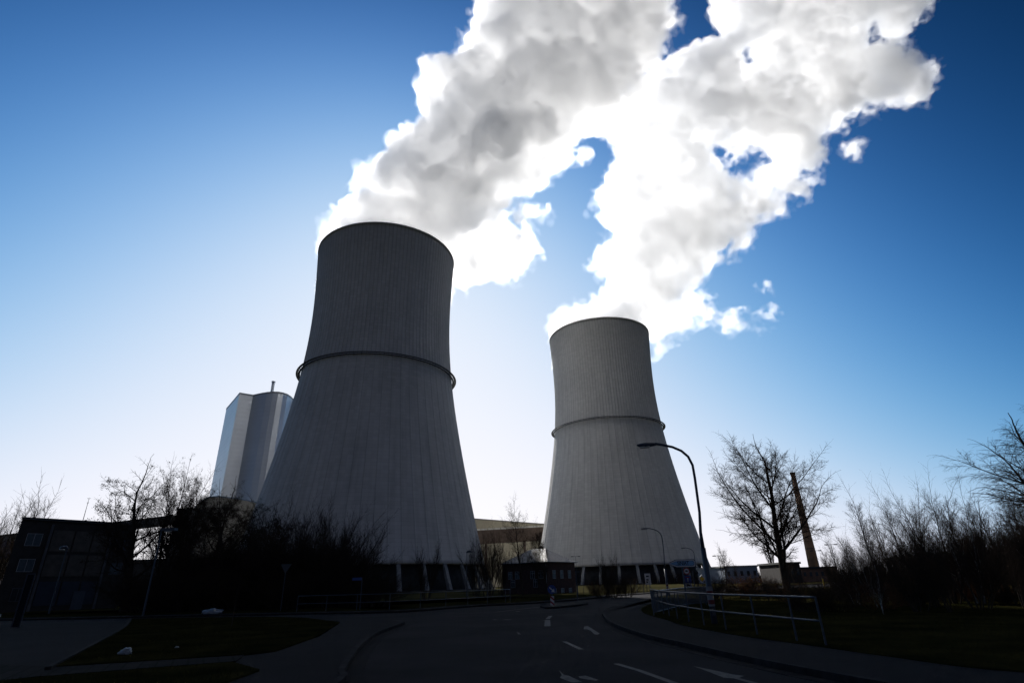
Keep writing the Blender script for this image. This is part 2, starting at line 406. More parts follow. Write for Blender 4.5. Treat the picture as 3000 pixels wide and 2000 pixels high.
def iso_mesh(name, F, org, h, iso, min_verts):
    F = F - iso; F[0] = F[-1] = -1; F[:, 0] = F[:, -1] = -1; F[:, :, 0] = F[:, :, -1] = -1
    V, Q = surface_nets(F, np.array(org, float), h)
    lab = np.arange(len(V))
    for _ in range(200):                       # connected pieces, to drop the stray flecks
        m = lab[Q].min(1); new = lab.copy()
        for c in range(4): np.minimum.at(new, Q[:, c], m)
        new = new[new]
        if (new == lab).all(): break
        lab = new
    cnt = np.bincount(lab, minlength=len(V)); keep = cnt[lab] >= min_verts
    Q = Q[keep[Q[:, 0]]]; idx = np.cumsum(keep) - 1
    return mesh_np(name, V[keep], idx[Q])
def plume(F, org, h, label, dens, rim_seed):
    core = obj('steam_plume', iso_mesh('steam_core', F, org, h, 1.6, 260), steam_material('steam_core', dens, 0.55), smooth=True)
    tag(core, label, 'steam plume', 'steam plumes')
    # thinner outer layers of the same cloud: the steam thins out towards the clear air
    sh = np.array(F.shape); act = np.argwhere(np.abs(F) < 9); P = (act * h + np.array(org)).astype(np.float32)
    for nm, iso, d_, c1, a1 in (('inner_veil', 0.4, 0.024, 3.6, 1.3), ('middle_veil', -0.9, 0.015, 3.8, 3.0), ('outer_veil', -2.3, 0.008, 5.2, 5.6)):
        G = F.copy(); G[tuple(act.T)] += a1 * (vnoise(P, c1, rim_seed + int(c1 * 10)) + 0.5 * vnoise(P, c1 * 0.5, rim_seed + 1 + int(c1 * 10)))
        obj(nm, iso_mesh(nm, G, org, h, iso, 120), steam_material(nm, d_, 0.6, False), core, smooth=True)
    return core
def steam_material(name, dens, g_, lumpy=True):
    m = bpy.data.materials.new(name); m.use_nodes = True; nt = m.node_tree; nt.nodes.clear()
    v = nt.nodes.new('ShaderNodeVolumeScatter'); v.inputs['Color'].default_value = (1, 1, 1, 1)
    tc = nt.nodes.new('ShaderNodeTexCoord'); nz = nt.nodes.new('ShaderNodeTexNoise'); nz.inputs['Scale'].default_value = 0.06; nz.inputs['Detail'].default_value = 5; nz.inputs['Roughness'].default_value = 0.65
    mr = nt.nodes.new('ShaderNodeMapRange'); mr.inputs['From Min'].default_value = 0.38; mr.inputs['From Max'].default_value = 0.62; mr.inputs['To Min'].default_value = dens * 0.04; mr.inputs['To Max'].default_value = dens * 2.2
    nt.links.new(tc.outputs['Object'], nz.inputs['Vector']); nt.links.new(nz.outputs[0], mr.inputs[0]); nt.links.new(mr.outputs[0], v.inputs['Density'])
    v.inputs['Density'].default_value = dens; v.inputs['Anisotropy'].default_value = g_
    o = nt.nodes.new('ShaderNodeOutputMaterial'); nt.links.new(v.outputs[0], o.inputs['Volume'])
    if not lumpy:
        nt.links.remove(v.inputs['Density'].links[0]); v.inputs['Density'].default_value = dens
        m.cycles.homogeneous_volume = True
    return m

y1, y2 = T1[1], T2[1]
main1 = P2([(748, 600), (745, 525), (757, 480), (775, 462), (808, 448), (802, 415), (830, 380), (862, 362), (895, 347), (915, 315), (940, 290), (963, 268), (958, 235), (966, 185), (975, 153), (1010, 142), (1062, 130), (1055, 100), (1070, 60), (1082, 10), (1082, -110),
            (1640, -110), (1560, 0), (1538, 70), (1530, 120), (1490, 185), (1440, 250), (1388, 302), (1335, 348), (1290, 385), (1258, 420), (1215, 442), (1190, 480), (1150, 520), (1060, 560), (1038, 600)], y1)
fall1 = P2([(1000, 500), (1120, 470), (1180, 478), (1212, 520), (1240, 560), (1245, 590), (1215, 630), (1180, 640), (1115, 660), (1070, 688), (1030, 680), (1000, 640)], y1 + 66)
wisp1 = P2([(1195, 468), (1230, 476), (1250, 440), (1282, 470), (1272, 508), (1232, 506)], y1 + 20)
wisp1b = P2([(1300, 378), (1335, 335), (1362, 358), (1356, 395), (1322, 394)], y1 + 15)
F1 = steam_field(1.15, (-130, y1 - 80, 90), (190, y1 + 110, 470),
                 [(main1, y1, 34, 14, 'main'), (fall1, y1 + 66, 17, 4, 'fall'), (wisp1, y1 + 20, 12, 3, 'wisp'), (wisp1b, y1 + 15, 12, 3, 'wisp')],
                 [(P2([(1195, 545), (1180, 520), (1165, 500), (1180, 485), (1200, 500), (1215, 530)], y1), 2.0, y1)], T1, 10, (0.007, 0, -0.002, -0.1), (0.0, 0.95))
plume(F1, (-130, y1 - 80, 90), 1.15, 'white steam plume with dark grey shaded lobes rising from the nearer cooling tower', 0.057, 21)
del F1

main2 = P2([(1283, 800), (1283, 752), (1295, 722), (1330, 692), (1370, 672), (1382, 650), (1352, 625), (1348, 590), (1370, 550), (1400, 530), (1372, 490), (1372, 440), (1398, 398), (1412, 370), (1388, 310), (1400, 290), (1420, 225), (1470, 160), (1535, 125), (1600, 95), (1640, 62), (1628, 20), (1640, -110),
            (2170, -110), (2125, 5), (2110, 50), (2085, 85), (2078, 130), (2098, 170), (2112, 215), (2070, 252), (2040, 250), (1980, 262), (1920, 297), (1885, 332), (1880, 370), (1885, 422), (1830, 452), (1790, 492), (1740, 502), (1720, 512), (1710, 560), (1680, 602), (1650, 642), (1620, 668), (1580, 700), (1540, 740), (1490, 800)], y2)
fall2 = P2([(1460, 740), (1560, 690), (1640, 690), (1650, 700), (1700, 705), (1735, 690), (1770, 700), (1800, 738), (1700, 752), (1625, 745), (1575, 762), (1545, 795), (1515, 836), (1495, 815)], y2 + 62)
wisp2 = P2([(1740, 640), (1755, 610), (1775, 640), (1790, 680), (1800, 720), (1775, 715), (1760, 670)], y2 + 50)
wisp3 = P2([(1940, 335), (1955, 308), (1968, 325), (1954, 358)], y2)
wisp4 = P2([(2105, 185), (2135, 140), (2142, 165), (2118, 235)], y2)
holes2 = [(P2([(1635, 340), (1675, 352), (1720, 325), (1750, 345), (1795, 350), (1808, 385), (1765, 405), (1745, 432), (1695, 448), (1690, 415), (1662, 395)], y2), 0.55, y2),
          (P2([(1540, 70), (1560, 20), (1600, -30), (1635, 40), (1660, 85), (1600, 95), (1552, 112)], y2), 2.0, y2),
          (P2([(1700, 120), (1722, 112), (1732, 145), (1712, 165)], y2), 0.8, y2),
          (P2([(1650, 580), (1665, 560), (1680, 540), (1690, 560), (1668, 590)], y2), 2.0, y2),
          (P2([(1820, 400), (1845, 375), (1862, 395), (1838, 425)], y2), 1.5, y2), (P2([(1985, 70), (2010, 50), (2020, 85), (1995, 100)], y2), 1.0, y2)]
F2 = steam_field(1.6, (-60, y2 - 90, 100), (450, y2 + 120, 660),
                 [(main2, y2, 32, 20, 'main'), (fall2, y2 + 62, 17, 4, 'fall'), (wisp2, y2 + 50, 12, 4, 'wisp'), (wisp3, y2, 11, 1, 'wisp'), (wisp4, y2, 12, 1, 'wisp')], holes2, T2, 40, (0.0085, 0, 0.0015, 0.95), (0.35, 0.95))
plume(F2, (-60, y2 - 90, 100), 1.6, 'bright white steam plume with ragged holes rising from the farther cooling tower', 0.037, 51)
del F2
# ------------------------------------------------------------------ ground, roads, pavements
def asphalt(name, c, patch):
    m = mat(name, c, 0.95, bump=0.5, bscale=60, spec=0.03, col2=tuple(x * patch for x in c), nscale=0.35)
    nt = m.node_tree; b = nt.nodes['Principled BSDF']; L = nt.links.new
    tc = nt.nodes.new('ShaderNodeTexCoord'); n = nt.nodes.new('ShaderNodeTexNoise'); n.inputs['Scale'].default_value = 45; n.inputs['Detail'].default_value = 4
    L(tc.outputs['Object'], n.inputs['Vector'])
    mx = nt.nodes.new('ShaderNodeMixRGB'); mx.blend_type = 'OVERLAY'; mx.inputs[0].default_value = 0.6
    src = b.inputs['Base Color'].links[0].from_socket; L(src, mx.inputs[1]); L(n.outputs[0], mx.inputs[2]); L(mx.outputs[0], b.inputs['Base Color'])
    return m
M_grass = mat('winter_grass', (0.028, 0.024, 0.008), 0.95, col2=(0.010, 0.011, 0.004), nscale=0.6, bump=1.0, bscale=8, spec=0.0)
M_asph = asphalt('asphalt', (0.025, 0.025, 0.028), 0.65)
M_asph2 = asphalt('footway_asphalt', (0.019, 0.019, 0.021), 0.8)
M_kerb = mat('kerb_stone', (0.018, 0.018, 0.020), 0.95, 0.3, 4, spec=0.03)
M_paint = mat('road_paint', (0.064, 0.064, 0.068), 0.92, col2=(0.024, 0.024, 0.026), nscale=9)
def sheet(name, pts, z, m, res=None):
    bm = BM(); f = bm.faces.new([bm.verts.new((p[0], p[1], z)) for p in pts])
    if f.normal.z < 0: f.normal_flip()
    bmesh.ops.triangulate(bm, faces=[f]); bm.normal_update()
    for f in bm.faces:
        if f.normal.z < 0: f.normal_flip()
    return tag(obj(name, bm, m), kind='structure')
def slab(name, pts, z1, m, z0=-0.3):
    bm = BM(); prism(bm, [(p[0], p[1]) for p in pts], z0, z1); bmesh.ops.recalc_face_normals(bm, faces=bm.faces)
    return tag(obj(name, bm, m), kind='structure')
def smooth_line(pts, n=6):
    P = [Vector((p[0], p[1], 0)) for p in pts]; out = []
    for i in range(len(P) - 1):
        a, b, c, d = P[max(i - 1, 0)], P[i], P[i + 1], P[min(i + 2, len(P) - 1)]
        for k in range(n):
            t = k / n
            out.append(0.5 * ((2 * b) + (c - a) * t + (2 * a - 5 * b + 4 * c - d) * t * t + (3 * b - a - 3 * c + d) * t ** 3))
    out.append(P[-1]); return out
def band(name, line, off0, off1, z1, m, z0=-0.3, kind='structure'):
    """raised strip along a line, between two sideways offsets"""
    bm = BM(); n = len(line); rows = []
    for i, p in enumerate(line):
        t = (line[min(i + 1, n - 1)] - line[max(i - 1, 0)]).normalized(); q = Vector((-t.y, t.x, 0))
        a, b = p + q * off0, p + q * off1
        rows.append([bm.verts.new((a.x, a.y, z0)), bm.verts.new((a.x, a.y, z1)), bm.verts.new((b.x, b.y, z1)), bm.verts.new((b.x, b.y, z0))])
    for r, s in zip(rows, rows[1:]):
        for k in range(3): bm.faces.new((r[k], s[k], s[k + 1], r[k + 1]))
    bm.faces.new(rows[0]); bm.faces.new(rows[-1][::-1])
    bmesh.ops.recalc_face_normals(bm, faces=bm.faces)
    return tag(obj(name, bm, m), kind=kind)

me = mesh_np('ground', [(-9000, -9000, -0.02), (9000, -9000, -0.02), (9000, 9000, -0.02), (-9000, 9000, -0.02)], [(0, 1, 2, 3)])
tag(obj('ground', me, mat('field_grass', (0.055, 0.048, 0.022), 0.95, col2=(0.028, 0.027, 0.013), nscale=0.05, bump=0.6, bscale=3, spec=0.0)), kind='structure')
farK = [g(*p) for p in ((560, 1806), (880, 1800), (1180, 1793), (1400, 1776), (1560, 1768), (1700, 1757), (1850, 1742))]
farK = [Vector((-90, 60, 0)), Vector((-45, 48, 0))] + farK + [Vector((30, 92, 0)), Vector((60, 118, 0)), Vector((140, 170, 0))]
farL = smooth_line(farK)
# carriageway
rd = [(-60, -25), (40, -25), (40, 14), (g(2000, 1893).x + 3, 17)] 
road_pts = [(-70, -25), (45, -25), (45, 60), (22, 68), (70, 112), (150, 160)] + [(p.x, p.y) for p in reversed(farL)]
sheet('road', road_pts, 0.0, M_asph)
rkK = [g(*p) for p in ((1985, 1744), (1905, 1757), (1815, 1773), (1770, 1790), (1766, 1805), (1790, 1830), (1850, 1856), (1925, 1878), (2000, 1895), (2170, 1936), (2425, 1990))]
rkK = [Vector((34, 84, 0))] + rkK + [Vector((rkK[-1].x + 1.2, 6, 0)), Vector((rkK[-1].x + 5, -12, 0))]
rkL = smooth_line(rkK)
band('kerb', rkL, 0, 0.14, 0.12, M_kerb)
band('gutter', rkL, -0.30, -0.003, 0.007, mat('gutter_stone', (0.016, 0.016, 0.018), 0.97, 0.3, 5, spec=0.03))
# footway right of the kerb, then the grass bank behind it
outer = [g(*p, 0.12) for p in ((1960, 1742), (1906, 1768), (1880, 1782), (1893, 1797), (1956, 1815), (2000, 1830), (2170, 1861), (2383, 1890), (2595, 1920), (3000, 1967))]
outer = [Vector((36, 80, 0.12))] + outer + [Vector((outer[-1].x + 3, 9, 0.12)), Vector((outer[-1].x + 8, -12, 0.12))]
outL = smooth_line(outer)
inner = [p + Vector((0, 0, 0)) for p in rkL]
def offset(line, o):
    n = len(line); out = []
    for i, p in enumerate(line):
        t = (line[min(i + 1, n - 1)] - line[max(i - 1, 0)]).normalized(); out.append(p + Vector((-t.y, t.x, 0)) * o)
    return out
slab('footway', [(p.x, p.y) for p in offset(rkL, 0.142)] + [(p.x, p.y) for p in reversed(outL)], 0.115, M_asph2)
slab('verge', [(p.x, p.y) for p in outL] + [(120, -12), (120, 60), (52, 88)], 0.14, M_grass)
# far side kerb, footway and verge
band('kerb', farL, 0, 0.14, 0.12, M_kerb)
band('footway', farL, 0.142, 1.9, 0.115, M_asph2)
band('verge', farL, 1.902, 9.5, 0.14, M_grass)
# left: footway with kerb and the lawn
lk = [g(*p) for p in ((1185, 1828), (1160, 1838), (1110, 1858), (1065, 1892), (1035, 1930), (1010, 1975), (1000, 2010))] + [Vector((-2.9, 6, 0)), Vector((-2.6, -12, 0))]
lkL = smooth_line(lk)
band('kerb', lkL, -0.14, 0, 0.11, M_kerb)
band('gutter', lkL, 0.003, 0.36, 0.006, M_asph2)
lawn = [g(*p, 0.13) for p in ((995, 1822), (935, 1860), (808, 1904), (701, 1917), (510, 1929), (161, 1951), (366, 1838), (386, 1812), (600, 1808), (780, 1806), (900, 1810))]
lft = [(p.x, p.y) for p in offset(lkL, -0.142)]
slab('footway', lft + [(-60, -12), (-60, 20), (-36, 38), (-22, 38), tuple(g(880, 1812).xy), tuple(g(1100, 1812).xy)], 0.10, M_asph2)
slab('lawn', [(p.x, p.y) for p in lawn], 0.15, M_grass)
low = [g(*p, 0.13) for p in ((680, 1938), (98, 1984))] + [Vector((-16, 8, 0)), Vector((-16, -10, 0)), Vector((-6, -10, 0)), Vector((-5.2, 9, 0)), g(760, 1960, 0.13)]
slab('verge', [(p.x, p.y) for p in low], 0.14, M_grass)
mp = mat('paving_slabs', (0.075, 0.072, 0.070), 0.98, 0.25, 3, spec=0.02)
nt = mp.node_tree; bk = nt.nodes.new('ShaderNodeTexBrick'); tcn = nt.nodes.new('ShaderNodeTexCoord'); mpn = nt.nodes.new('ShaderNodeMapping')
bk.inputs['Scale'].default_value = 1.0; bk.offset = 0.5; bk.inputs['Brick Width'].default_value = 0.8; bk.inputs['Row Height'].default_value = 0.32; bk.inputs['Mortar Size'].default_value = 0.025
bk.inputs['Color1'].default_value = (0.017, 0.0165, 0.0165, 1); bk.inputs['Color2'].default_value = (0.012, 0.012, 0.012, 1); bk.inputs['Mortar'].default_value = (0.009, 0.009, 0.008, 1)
mpn.inputs['Rotation'].default_value = (0, 0, R_(62)); nt.links.new(tcn.outputs['Object'], mpn.inputs[0]); nt.links.new(mpn.outputs[0], bk.inputs['Vector'])
nt.links.new(bk.outputs[0], nt.nodes['Principled BSDF'].inputs['Base Color'])
pav = [g(*p, 0.11) for p in ((715, 1918), (510, 1930), (161, 1952), (-200, 1940), (-260, 2030), (98, 1983), (690, 1937))]
slab('paved_path', [(p.x, p.y) for p in pav], 0.125, mp)
ke = smooth_line([g(*p, 0.15) for p in ((150, 1956), (366, 1838), (386, 1811))])
band('lawn_edging', ke, 0, 0.12, 0.19, M_kerb)
# traffic island
isl = [g(*p) for p in ((1583, 1779), (1605, 1774), (1660, 1770), (1700, 1768), (1722, 1770), (1700, 1774), (1640, 1781), (1600, 1783))]
slab('traffic_island', [(p.x, p.y) for p in isl], 0.12, M_kerb)
# painted markings
def line_mark(name, a, b, w):
    A, B = g(*a), g(*b); t = (B - A).normalized(); q = Vector((-t.y, t.x, 0)) * w / 2
    return sheet(name, [(A + q)[:2], (A - q)[:2], (B - q)[:2], (B + q)[:2]], 0.004, M_paint)
def poly_mark(name, pts): return sheet(name, [g(*p)[:2] for p in pts], 0.004, M_paint)
line_mark('road_marking', (1604, 1815), (1604, 1833), 0.25)
line_mark('road_marking', (1613, 1803), (1604, 1812), 0.2)
line_mark('road_marking', (1592, 1816), (1606, 1816), 0.3)
line_mark('road_marking', (1653, 1878), (1703, 1901), 0.13)
line_mark('road_marking', (1805, 1943), (1870, 1962), 0.13)
line_mark('road_marking', (1870, 1962), (1985, 2003), 0.13)
line_mark('road_marking', (1476, 1814), (1496, 1814), 0.3)
line_mark('road_marking', (1445, 1814), (1456, 1814), 0.3)
line_mark('road_marking', (1514, 1790), (1521, 1789), 0.3)
line_mark('road_marking', (1580, 1777), (1450, 1792), 0.14)
poly_mark('road_marking', ((1514, 1849), (1527, 1857), (1518, 1857)))
# lane arrows: straight on in the right lane, turn arrows nearer the camera
poly_mark('lane_arrow', ((1712, 1834), (1722, 1833), (1734, 1840), (1757, 1855), (1750, 1858), (1742, 1857), (1730, 1846), (1719, 1842), (1710, 1842)))
poly_mark('lane_arrow', ((1637, 1961), (1652, 1976), (1665, 1978), (1700, 1994), (1706, 1997), (1675, 1998), (1640, 1984), (1646, 1977)))
poly_mark('lane_arrow', ((1694, 1980), (1715, 1978), (1755, 1991), (1745, 1993), (1700, 1986)))
poly_mark('lane_arrow', ((2030, 1950), (2090, 1962), (2145, 1974), (2180, 1979), (2165, 1985), (2235, 2003), (2215, 2005), (2150, 1986), (2120, 1984), (2080, 1968)))
# grass blades on the near verges: nobody could count them
def blades(name, poly, n, h, z, seed, colm):
    rs = np.random.RandomState(seed); P = np.array([(p[0], p[1]) for p in poly]); lo, hi = P.min(0), P.max(0)
    q = rs.uniform(lo, hi, (n * 3, 2)); s_ = sdpoly(q[:, 0], q[:, 1], [tuple(p) for p in P]); q = q[s_ > 0.05][:n]; n = len(q)
    cl = (vnoise(np.c_[q, 0 * q[:, :1]].astype(np.float32), 0.9, seed + 1) + 1.3) / 2.3
    a = rs.uniform(0, 2 * np.pi, n); hh = h * rs.uniform(0.4, 1.2, n) * cl; le = rs.normal(0, 0.4, (n, 2)) * hh[:, None]
    w_ = 0.006
    B0 = np.c_[q[:, 0] - w_ * np.cos(a), q[:, 1] - w_ * np.sin(a), np.full(n, z)]; B1 = np.c_[q[:, 0] + w_ * np.cos(a), q[:, 1] + w_ * np.sin(a), np.full(n, z)]
    Tt = np.c_[q + le, z + hh]
    V = np.stack([B0, B1, Tt], 1).reshape(-1, 3); F = np.arange(3 * n).reshape(-1, 3)
    return tag(obj(name, mesh_np(name, V, F), colm), 'short winter grass on the ' + name.split('_')[0], 'grass', kind='stuff')
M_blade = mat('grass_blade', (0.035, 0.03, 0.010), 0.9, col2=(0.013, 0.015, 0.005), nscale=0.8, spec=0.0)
vp = [(p.x, p.y) for p in outL if 8 < p.y < 60]
blades('verge_grass', vp + [(32, 9), (60, 30), (30, 60)], 60000, 0.13, 0.13, 3, M_blade)
blades('lawn_grass', [(p.x, p.y) for p in lawn], 45000, 0.10, 0.14, 4, M_blade)
blades('bank_grass', [(p.x, p.y) for p in low], 25000, 0.12, 0.13, 5, M_blade)
# ------------------------------------------------------------------ buildings and plant
def frame_wall(P0, P1):
    """local frame of an upright wall from P0 to P1 seen from its front (left to right)"""
    d = (P1 - P0); d.z = 0; L = d.length; return math.atan2(d.y, d.x), L
# boiler house: tall clad block with a curved side
cap = [g(*p, 163.0) for p in ((663, 1198), (702, 1152), (741, 1158.5), (762, 1154), (782, 1150.5), (800, 1149), (815, 1149.5), (830, 1152), (842, 1156.5), (852, 1163), (861, 1172))]
base = cap[1]
plan = [(p - base) for p in cap]
plan = [(p.x, p.y) for p in plan] + [(plan[-1].x + 25, plan[-1].y + 30), (plan[-1].x + 10, plan[-1].y + 90), (plan[0].x + 5, plan[0].y + 70)]
Mc = mat('metal_cladding', (0.50, 0.53, 0.57), 0.38, 0.06, 0.05, metal=0.5)
nt = Mc.node_tree; tcn = nt.nodes.new('ShaderNodeTexCoord'); bk = nt.nodes.new('ShaderNodeTexWave'); bk.wave_type = 'BANDS'; bk.bands_direction = 'Z'; bk.inputs['Scale'].default_value = 0.08
nt.links.new(tcn.outputs['Object'], bk.inputs['Vector']); bp = nt.nodes.new('ShaderNodeBump'); bp.inputs['Strength'].default_value = 0.25; bp.inputs['Distance'].default_value = 0.2
nt.links.new(bk.outputs[0], bp.inputs['Height']); nt.links.new(bp.outputs[0], nt.nodes['Principled BSDF'].inputs['Normal'])
t = thing('boiler_house', 'tall pale metal clad boiler house with a rounded side, left of the towers', 'industrial building', (base.x, base.y, 0))
bm = BM(); prism(bm, plan, 0, 163.0); bmesh.ops.recalc_face_normals(bm, faces=bm.faces); obj('wall', bm, Mc, t)
bm = BM()
cx = sum(p[0] for p in plan) / len(plan); cyy = sum(p[1] for p in plan) / len(plan)
prism(bm, [(cx + (p[0] - cx) * 1.004, cyy + (p[1] - cyy) * 1.004) for p in plan], 162.2, 163.9); bmesh.ops.recalc_face_normals(bm, faces=bm.faces); obj('parapet', bm, mat('parapet_metal', (0.25, 0.27, 0.3), 0.5, 0.1, 1), t)
ms = g(771, 1150, 163.0) - base
bm = BM(); tube(bm, [(ms.x + 4, ms.y + 8, 163), (ms.x + 4, ms.y + 8, 176)], 1.3, 12); tube(bm, [(ms.x + 4, ms.y + 8, 175.2), (ms.x + 4, ms.y + 8, 176.4)], 1.7, 12); obj('roof_stack', bm, Mc, t)
# transfer buildings and the long conveyor galleries
Mg = mat('gallery_cladding', (0.11, 0.11, 0.11), 0.7, 0.25, 0.2)
Mb = mat('beige_cladding', (0.33, 0.30, 0.22), 0.7, 0.08, 0.1)
Mbr = mat('brown_cladding', (0.11, 0.075, 0.055), 0.7, 0.2, 0.3)
Mlt = mat('light_metal_roof', (0.6, 0.58, 0.52), 0.4, 0.1, 0.5, metal=0.4)
def beam(bm, A, B, w, h):
    """box girder whose top centre runs from A to B"""
    d = (B - A).normalized(); q = Vector((-d.y, d.x, 0)).normalized() * w / 2
    vs = []
    for P in (A, B):
        vs.append([bm.verts.new(P + q * sx_ + Vector((0, 0, -h * k))) for sx_, k in ((-1, 1), (1, 1), (1, 0), (-1, 0))])
    a, b = vs
    for i in range(4): bm.faces.new((a[i], a[(i + 1) % 4], b[(i + 1) % 4], b[i]))
    bm.faces.new(a[::-1]); bm.faces.new(b); bmesh.ops.recalc_face_normals(bm, faces=bm.faces)
A, B = at(-260, 1598, 300), at(512, 1509, 300)
t = thing('conveyor_gallery', 'long grey conveyor gallery climbing behind the flat roofed building at left', 'conveyor', (A.x, A.y, 0))
off = Vector((A.x, A.y, 0)); bm = BM(); beam(bm, A - off, B - off, 4, 4.6); obj('gallery', bm, Mg, t)
for k in range(1, 5):
    P = A.lerp(B, k / 5) - off
    for s_ in (-1.4, 1.4):
        bm = BM(); tube(bm, [(P.x + s_ * 1.5, P.y, 0), (P.x + s_, P.y, P.z - 4.6)], 0.35, 6); obj('leg', bm, Mg, t)
a0, a1 = at(520, 1493, 302), at(572, 1493, 302)
t = thing('transfer_building', 'dark square transfer tower where the conveyor ends, behind the trees', 'industrial building', (a0.x, 302, 0))
bm = BM(); box(bm, 0, a1.x - a0.x, 0, 16, 0, a0.z); obj('wall', bm, Mg, t)
bm = BM(); box(bm, -0.4, a1.x - a0.x + 0.4, -0.4, 16.4, a0.z, a0.z + 0.7); obj('roof', bm, Mg, t)
# barrel roofed hall
pr = [at(*p, 330) for p in ((566, 1494), (575, 1482), (588, 1471), (600, 1463), (612, 1457), (640, 1455), (700, 1462), (790, 1480))]
t = thing('curved_roof_hall', 'pale hall with a curved shoulder roof at the foot of the boiler house', 'industrial building', (pr[0].x, 330, 0))
bm = BM(); n = len(pr); fr = [bm.verts.new((p.x - pr[0].x, 0, p.z)) for p in pr]; bb_ = [bm.verts.new((p.x - pr[0].x, 50, p.z)) for p in pr]
f0 = [bm.verts.new((0, 0, 0)), bm.verts.new((pr[-1].x - pr[0].x, 0, 0))]; b0 = [bm.verts.new((0, 50, 0)), bm.verts.new((pr[-1].x - pr[0].x, 50, 0))]
bm.faces.new([f0[0], f0[1]] + fr[::-1]); bm.faces.new(([b0[0], b0[1]] + bb_[::-1])[::-1])
bm.faces.new((f0[0], fr[0], bb_[0], b0[0])); bm.faces.new((f0[1], b0[1], bb_[-1], fr[-1])); obj('wall', bm, mat('hall_wall', (0.30, 0.28, 0.24), 0.7, 0.1, 0.1), t)
bm = BM(); u_ = [[bm.verts.new((p.x - pr[0].x, y_, p.z + 0.01 + dz)) for p in pr] for y_, dz in ((-0.5, 0), (-0.5, 0.6), (50.5, 0.6), (50.5, 0))]
for a, b in ((0, 1), (1, 2), (2, 3)):
    for i in range(n - 1): bm.faces.new((u_[a][i], u_[a][i + 1], u_[b][i + 1], u_[b][i]))
obj('roof', bm, mat('hall_roof', (0.16, 0.22, 0.30), 0.5, 0.1, 0.3), t)
# turbine hall between the towers
A = at(1404, 1518.5, 420); B = Vector((18.2, 466, A.z)); d = (B - A).normalized()
A2 = A - d * 70; rz, _ = frame_wall(A2, B)
t = thing('turbine_hall', 'long beige windowless hall between the two cooling towers', 'industrial building', (A2.x, A2.y, 0), rz)
L_ = (B - A2).length + 60
bm = BM(); box(bm, 0, L_, 0, 60, 0, A.z - 0.8); obj('wall', bm, Mb, t)
bm = BM(); box(bm, -0.3, L_ + 0.3, -0.3, 60, A.z - 0.8, A.z); obj('roof', bm, mat('roof_edge', (0.2, 0.19, 0.18), 0.6, 0.1, 1), t)
# brown conveyor bridge crossing in front of it
A, B = at(1330, 1558, 395), at(1640, 1541, 398)
t = thing('conveyor_bridge', 'brown enclosed conveyor bridge with bright roof panels between the towers', 'conveyor', (A.x, A.y, 0))
off = Vector((A.x, A.y, 0)); bm = BM(); beam(bm, A - off, B - off, 5, 8.6); obj('gallery', bm, Mbr, t)
for k in range(16):
    P, Q = A.lerp(B, (k + 0.08) / 16) - off, A.lerp(B, (k + 0.94) / 16) - off
    bm = BM(); beam(bm, P + Vector((0, 0, 1.1)), Q + Vector((0, 0, 1.1)), 4.4, 1.08)
    obj('roof_panel', bm, Mlt, t)
for k in (0.12, 0.3, 0.66, 0.9):
    P = A.lerp(B, k) - off; bm = BM(); box(bm, P.x - 0.8, P.x + 0.8, P.y - 1.5, P.y + 1.5, 0, P.z - 8.6); obj('leg', bm, Mbr, t)
# brick chimney
cb = at(2384, 1655, 250)
t = thing('chimney', 'tall slender brown brick chimney behind the big leafless tree', 'chimney', (cb.x, 250, 0))
bm = BM(); tube(bm, [(0, 0, 0), (0, 0, 14), (0, 0, 28), (0, 0, 43.4)], [2.3, 1.85, 1.4, 0.95], 24)
Mbrick = mat('chimney_brick', (0.42, 0.24, 0.14), 0.9, 0.2, 0.6, bump=0.4, bscale=6); obj('shaft', bm, Mbrick, t, smooth=True)
bm = BM(); tube(bm, [(0, 0, 43.4), (0, 0, 44.2)], 1.12, 24); obj('cap_ring', bm, mat('chimney_cap', (0.1, 0.07, 0.05), 0.9, 0.1, 2), t)
for zz in (12, 24, 36):
    r_ = 2.3 - 1.35 * zz / 43.4 + 0.05; bm = BM(); tube(bm, [(0, 0, zz), (0, 0, zz + 0.25)], r_, 24); obj('steel_band', bm, M_steel_dark, t)
# low buildings on the right horizon
def low_block(px0, px1, pyt, Y, dep, label, m, mroof, name='industrial_building', nwin=0, zf=None):
    a, b = at(px0, pyt, Y), at(px1, pyt, Y); zt = (a.z + b.z) / 2 if zf is None else zf
    t = thing(name, label, 'building', (a.x, Y, 0)); L_ = b.x - a.x
    bm = BM(); box(bm, 0, L_, 0, dep, 0, zt); obj('wall', bm, m, t)
    bm = BM(); box(bm, -0.3, L_ + 0.3, -0.3, dep + 0.3, zt + 0.003, zt + 0.45); obj('roof', bm, mroof, t)
    for k in range(nwin):
        x0 = L_ * (k + 0.3) / nwin; bm = BM(); box(bm, x0, x0 + L_ * 0.4 / nwin, -0.06, -0.002, zt * 0.45, zt * 0.75); obj('window', bm, M_glass, t)
    return t
M_glass = mat('window_glass', (0.03, 0.036, 0.042), 0.15, 0.1, 1, spec=0.35)
M_roofd = mat('dark_roof', (0.05, 0.05, 0.05), 0.8, 0.2, 1)
low_block(2122, 2218, 1660, 190, 30, 'blue grey hall low on the horizon left of the big leafless tree', mat('bluegrey_wall', (0.22, 0.26, 0.33), 0.7, 0.1, 0.3), mat('pale_roof', (0.3, 0.3, 0.3), 0.7, 0.1, 1), nwin=5)
low_block(2288, 2342, 1651, 150, 14, 'dark boxy building right beside the trunk of the big leafless tree', mat('dark_brick', (0.028, 0.021, 0.019), 0.9, 0.2, 1), M_roofd, nwin=3)
low_block(2346, 2450, 1664, 165, 18, 'long low brown brick building at the foot of the chimney', mat('brown_brick', (0.17, 0.10, 0.07), 0.9, 0.2, 1), M_roofd, nwin=6)
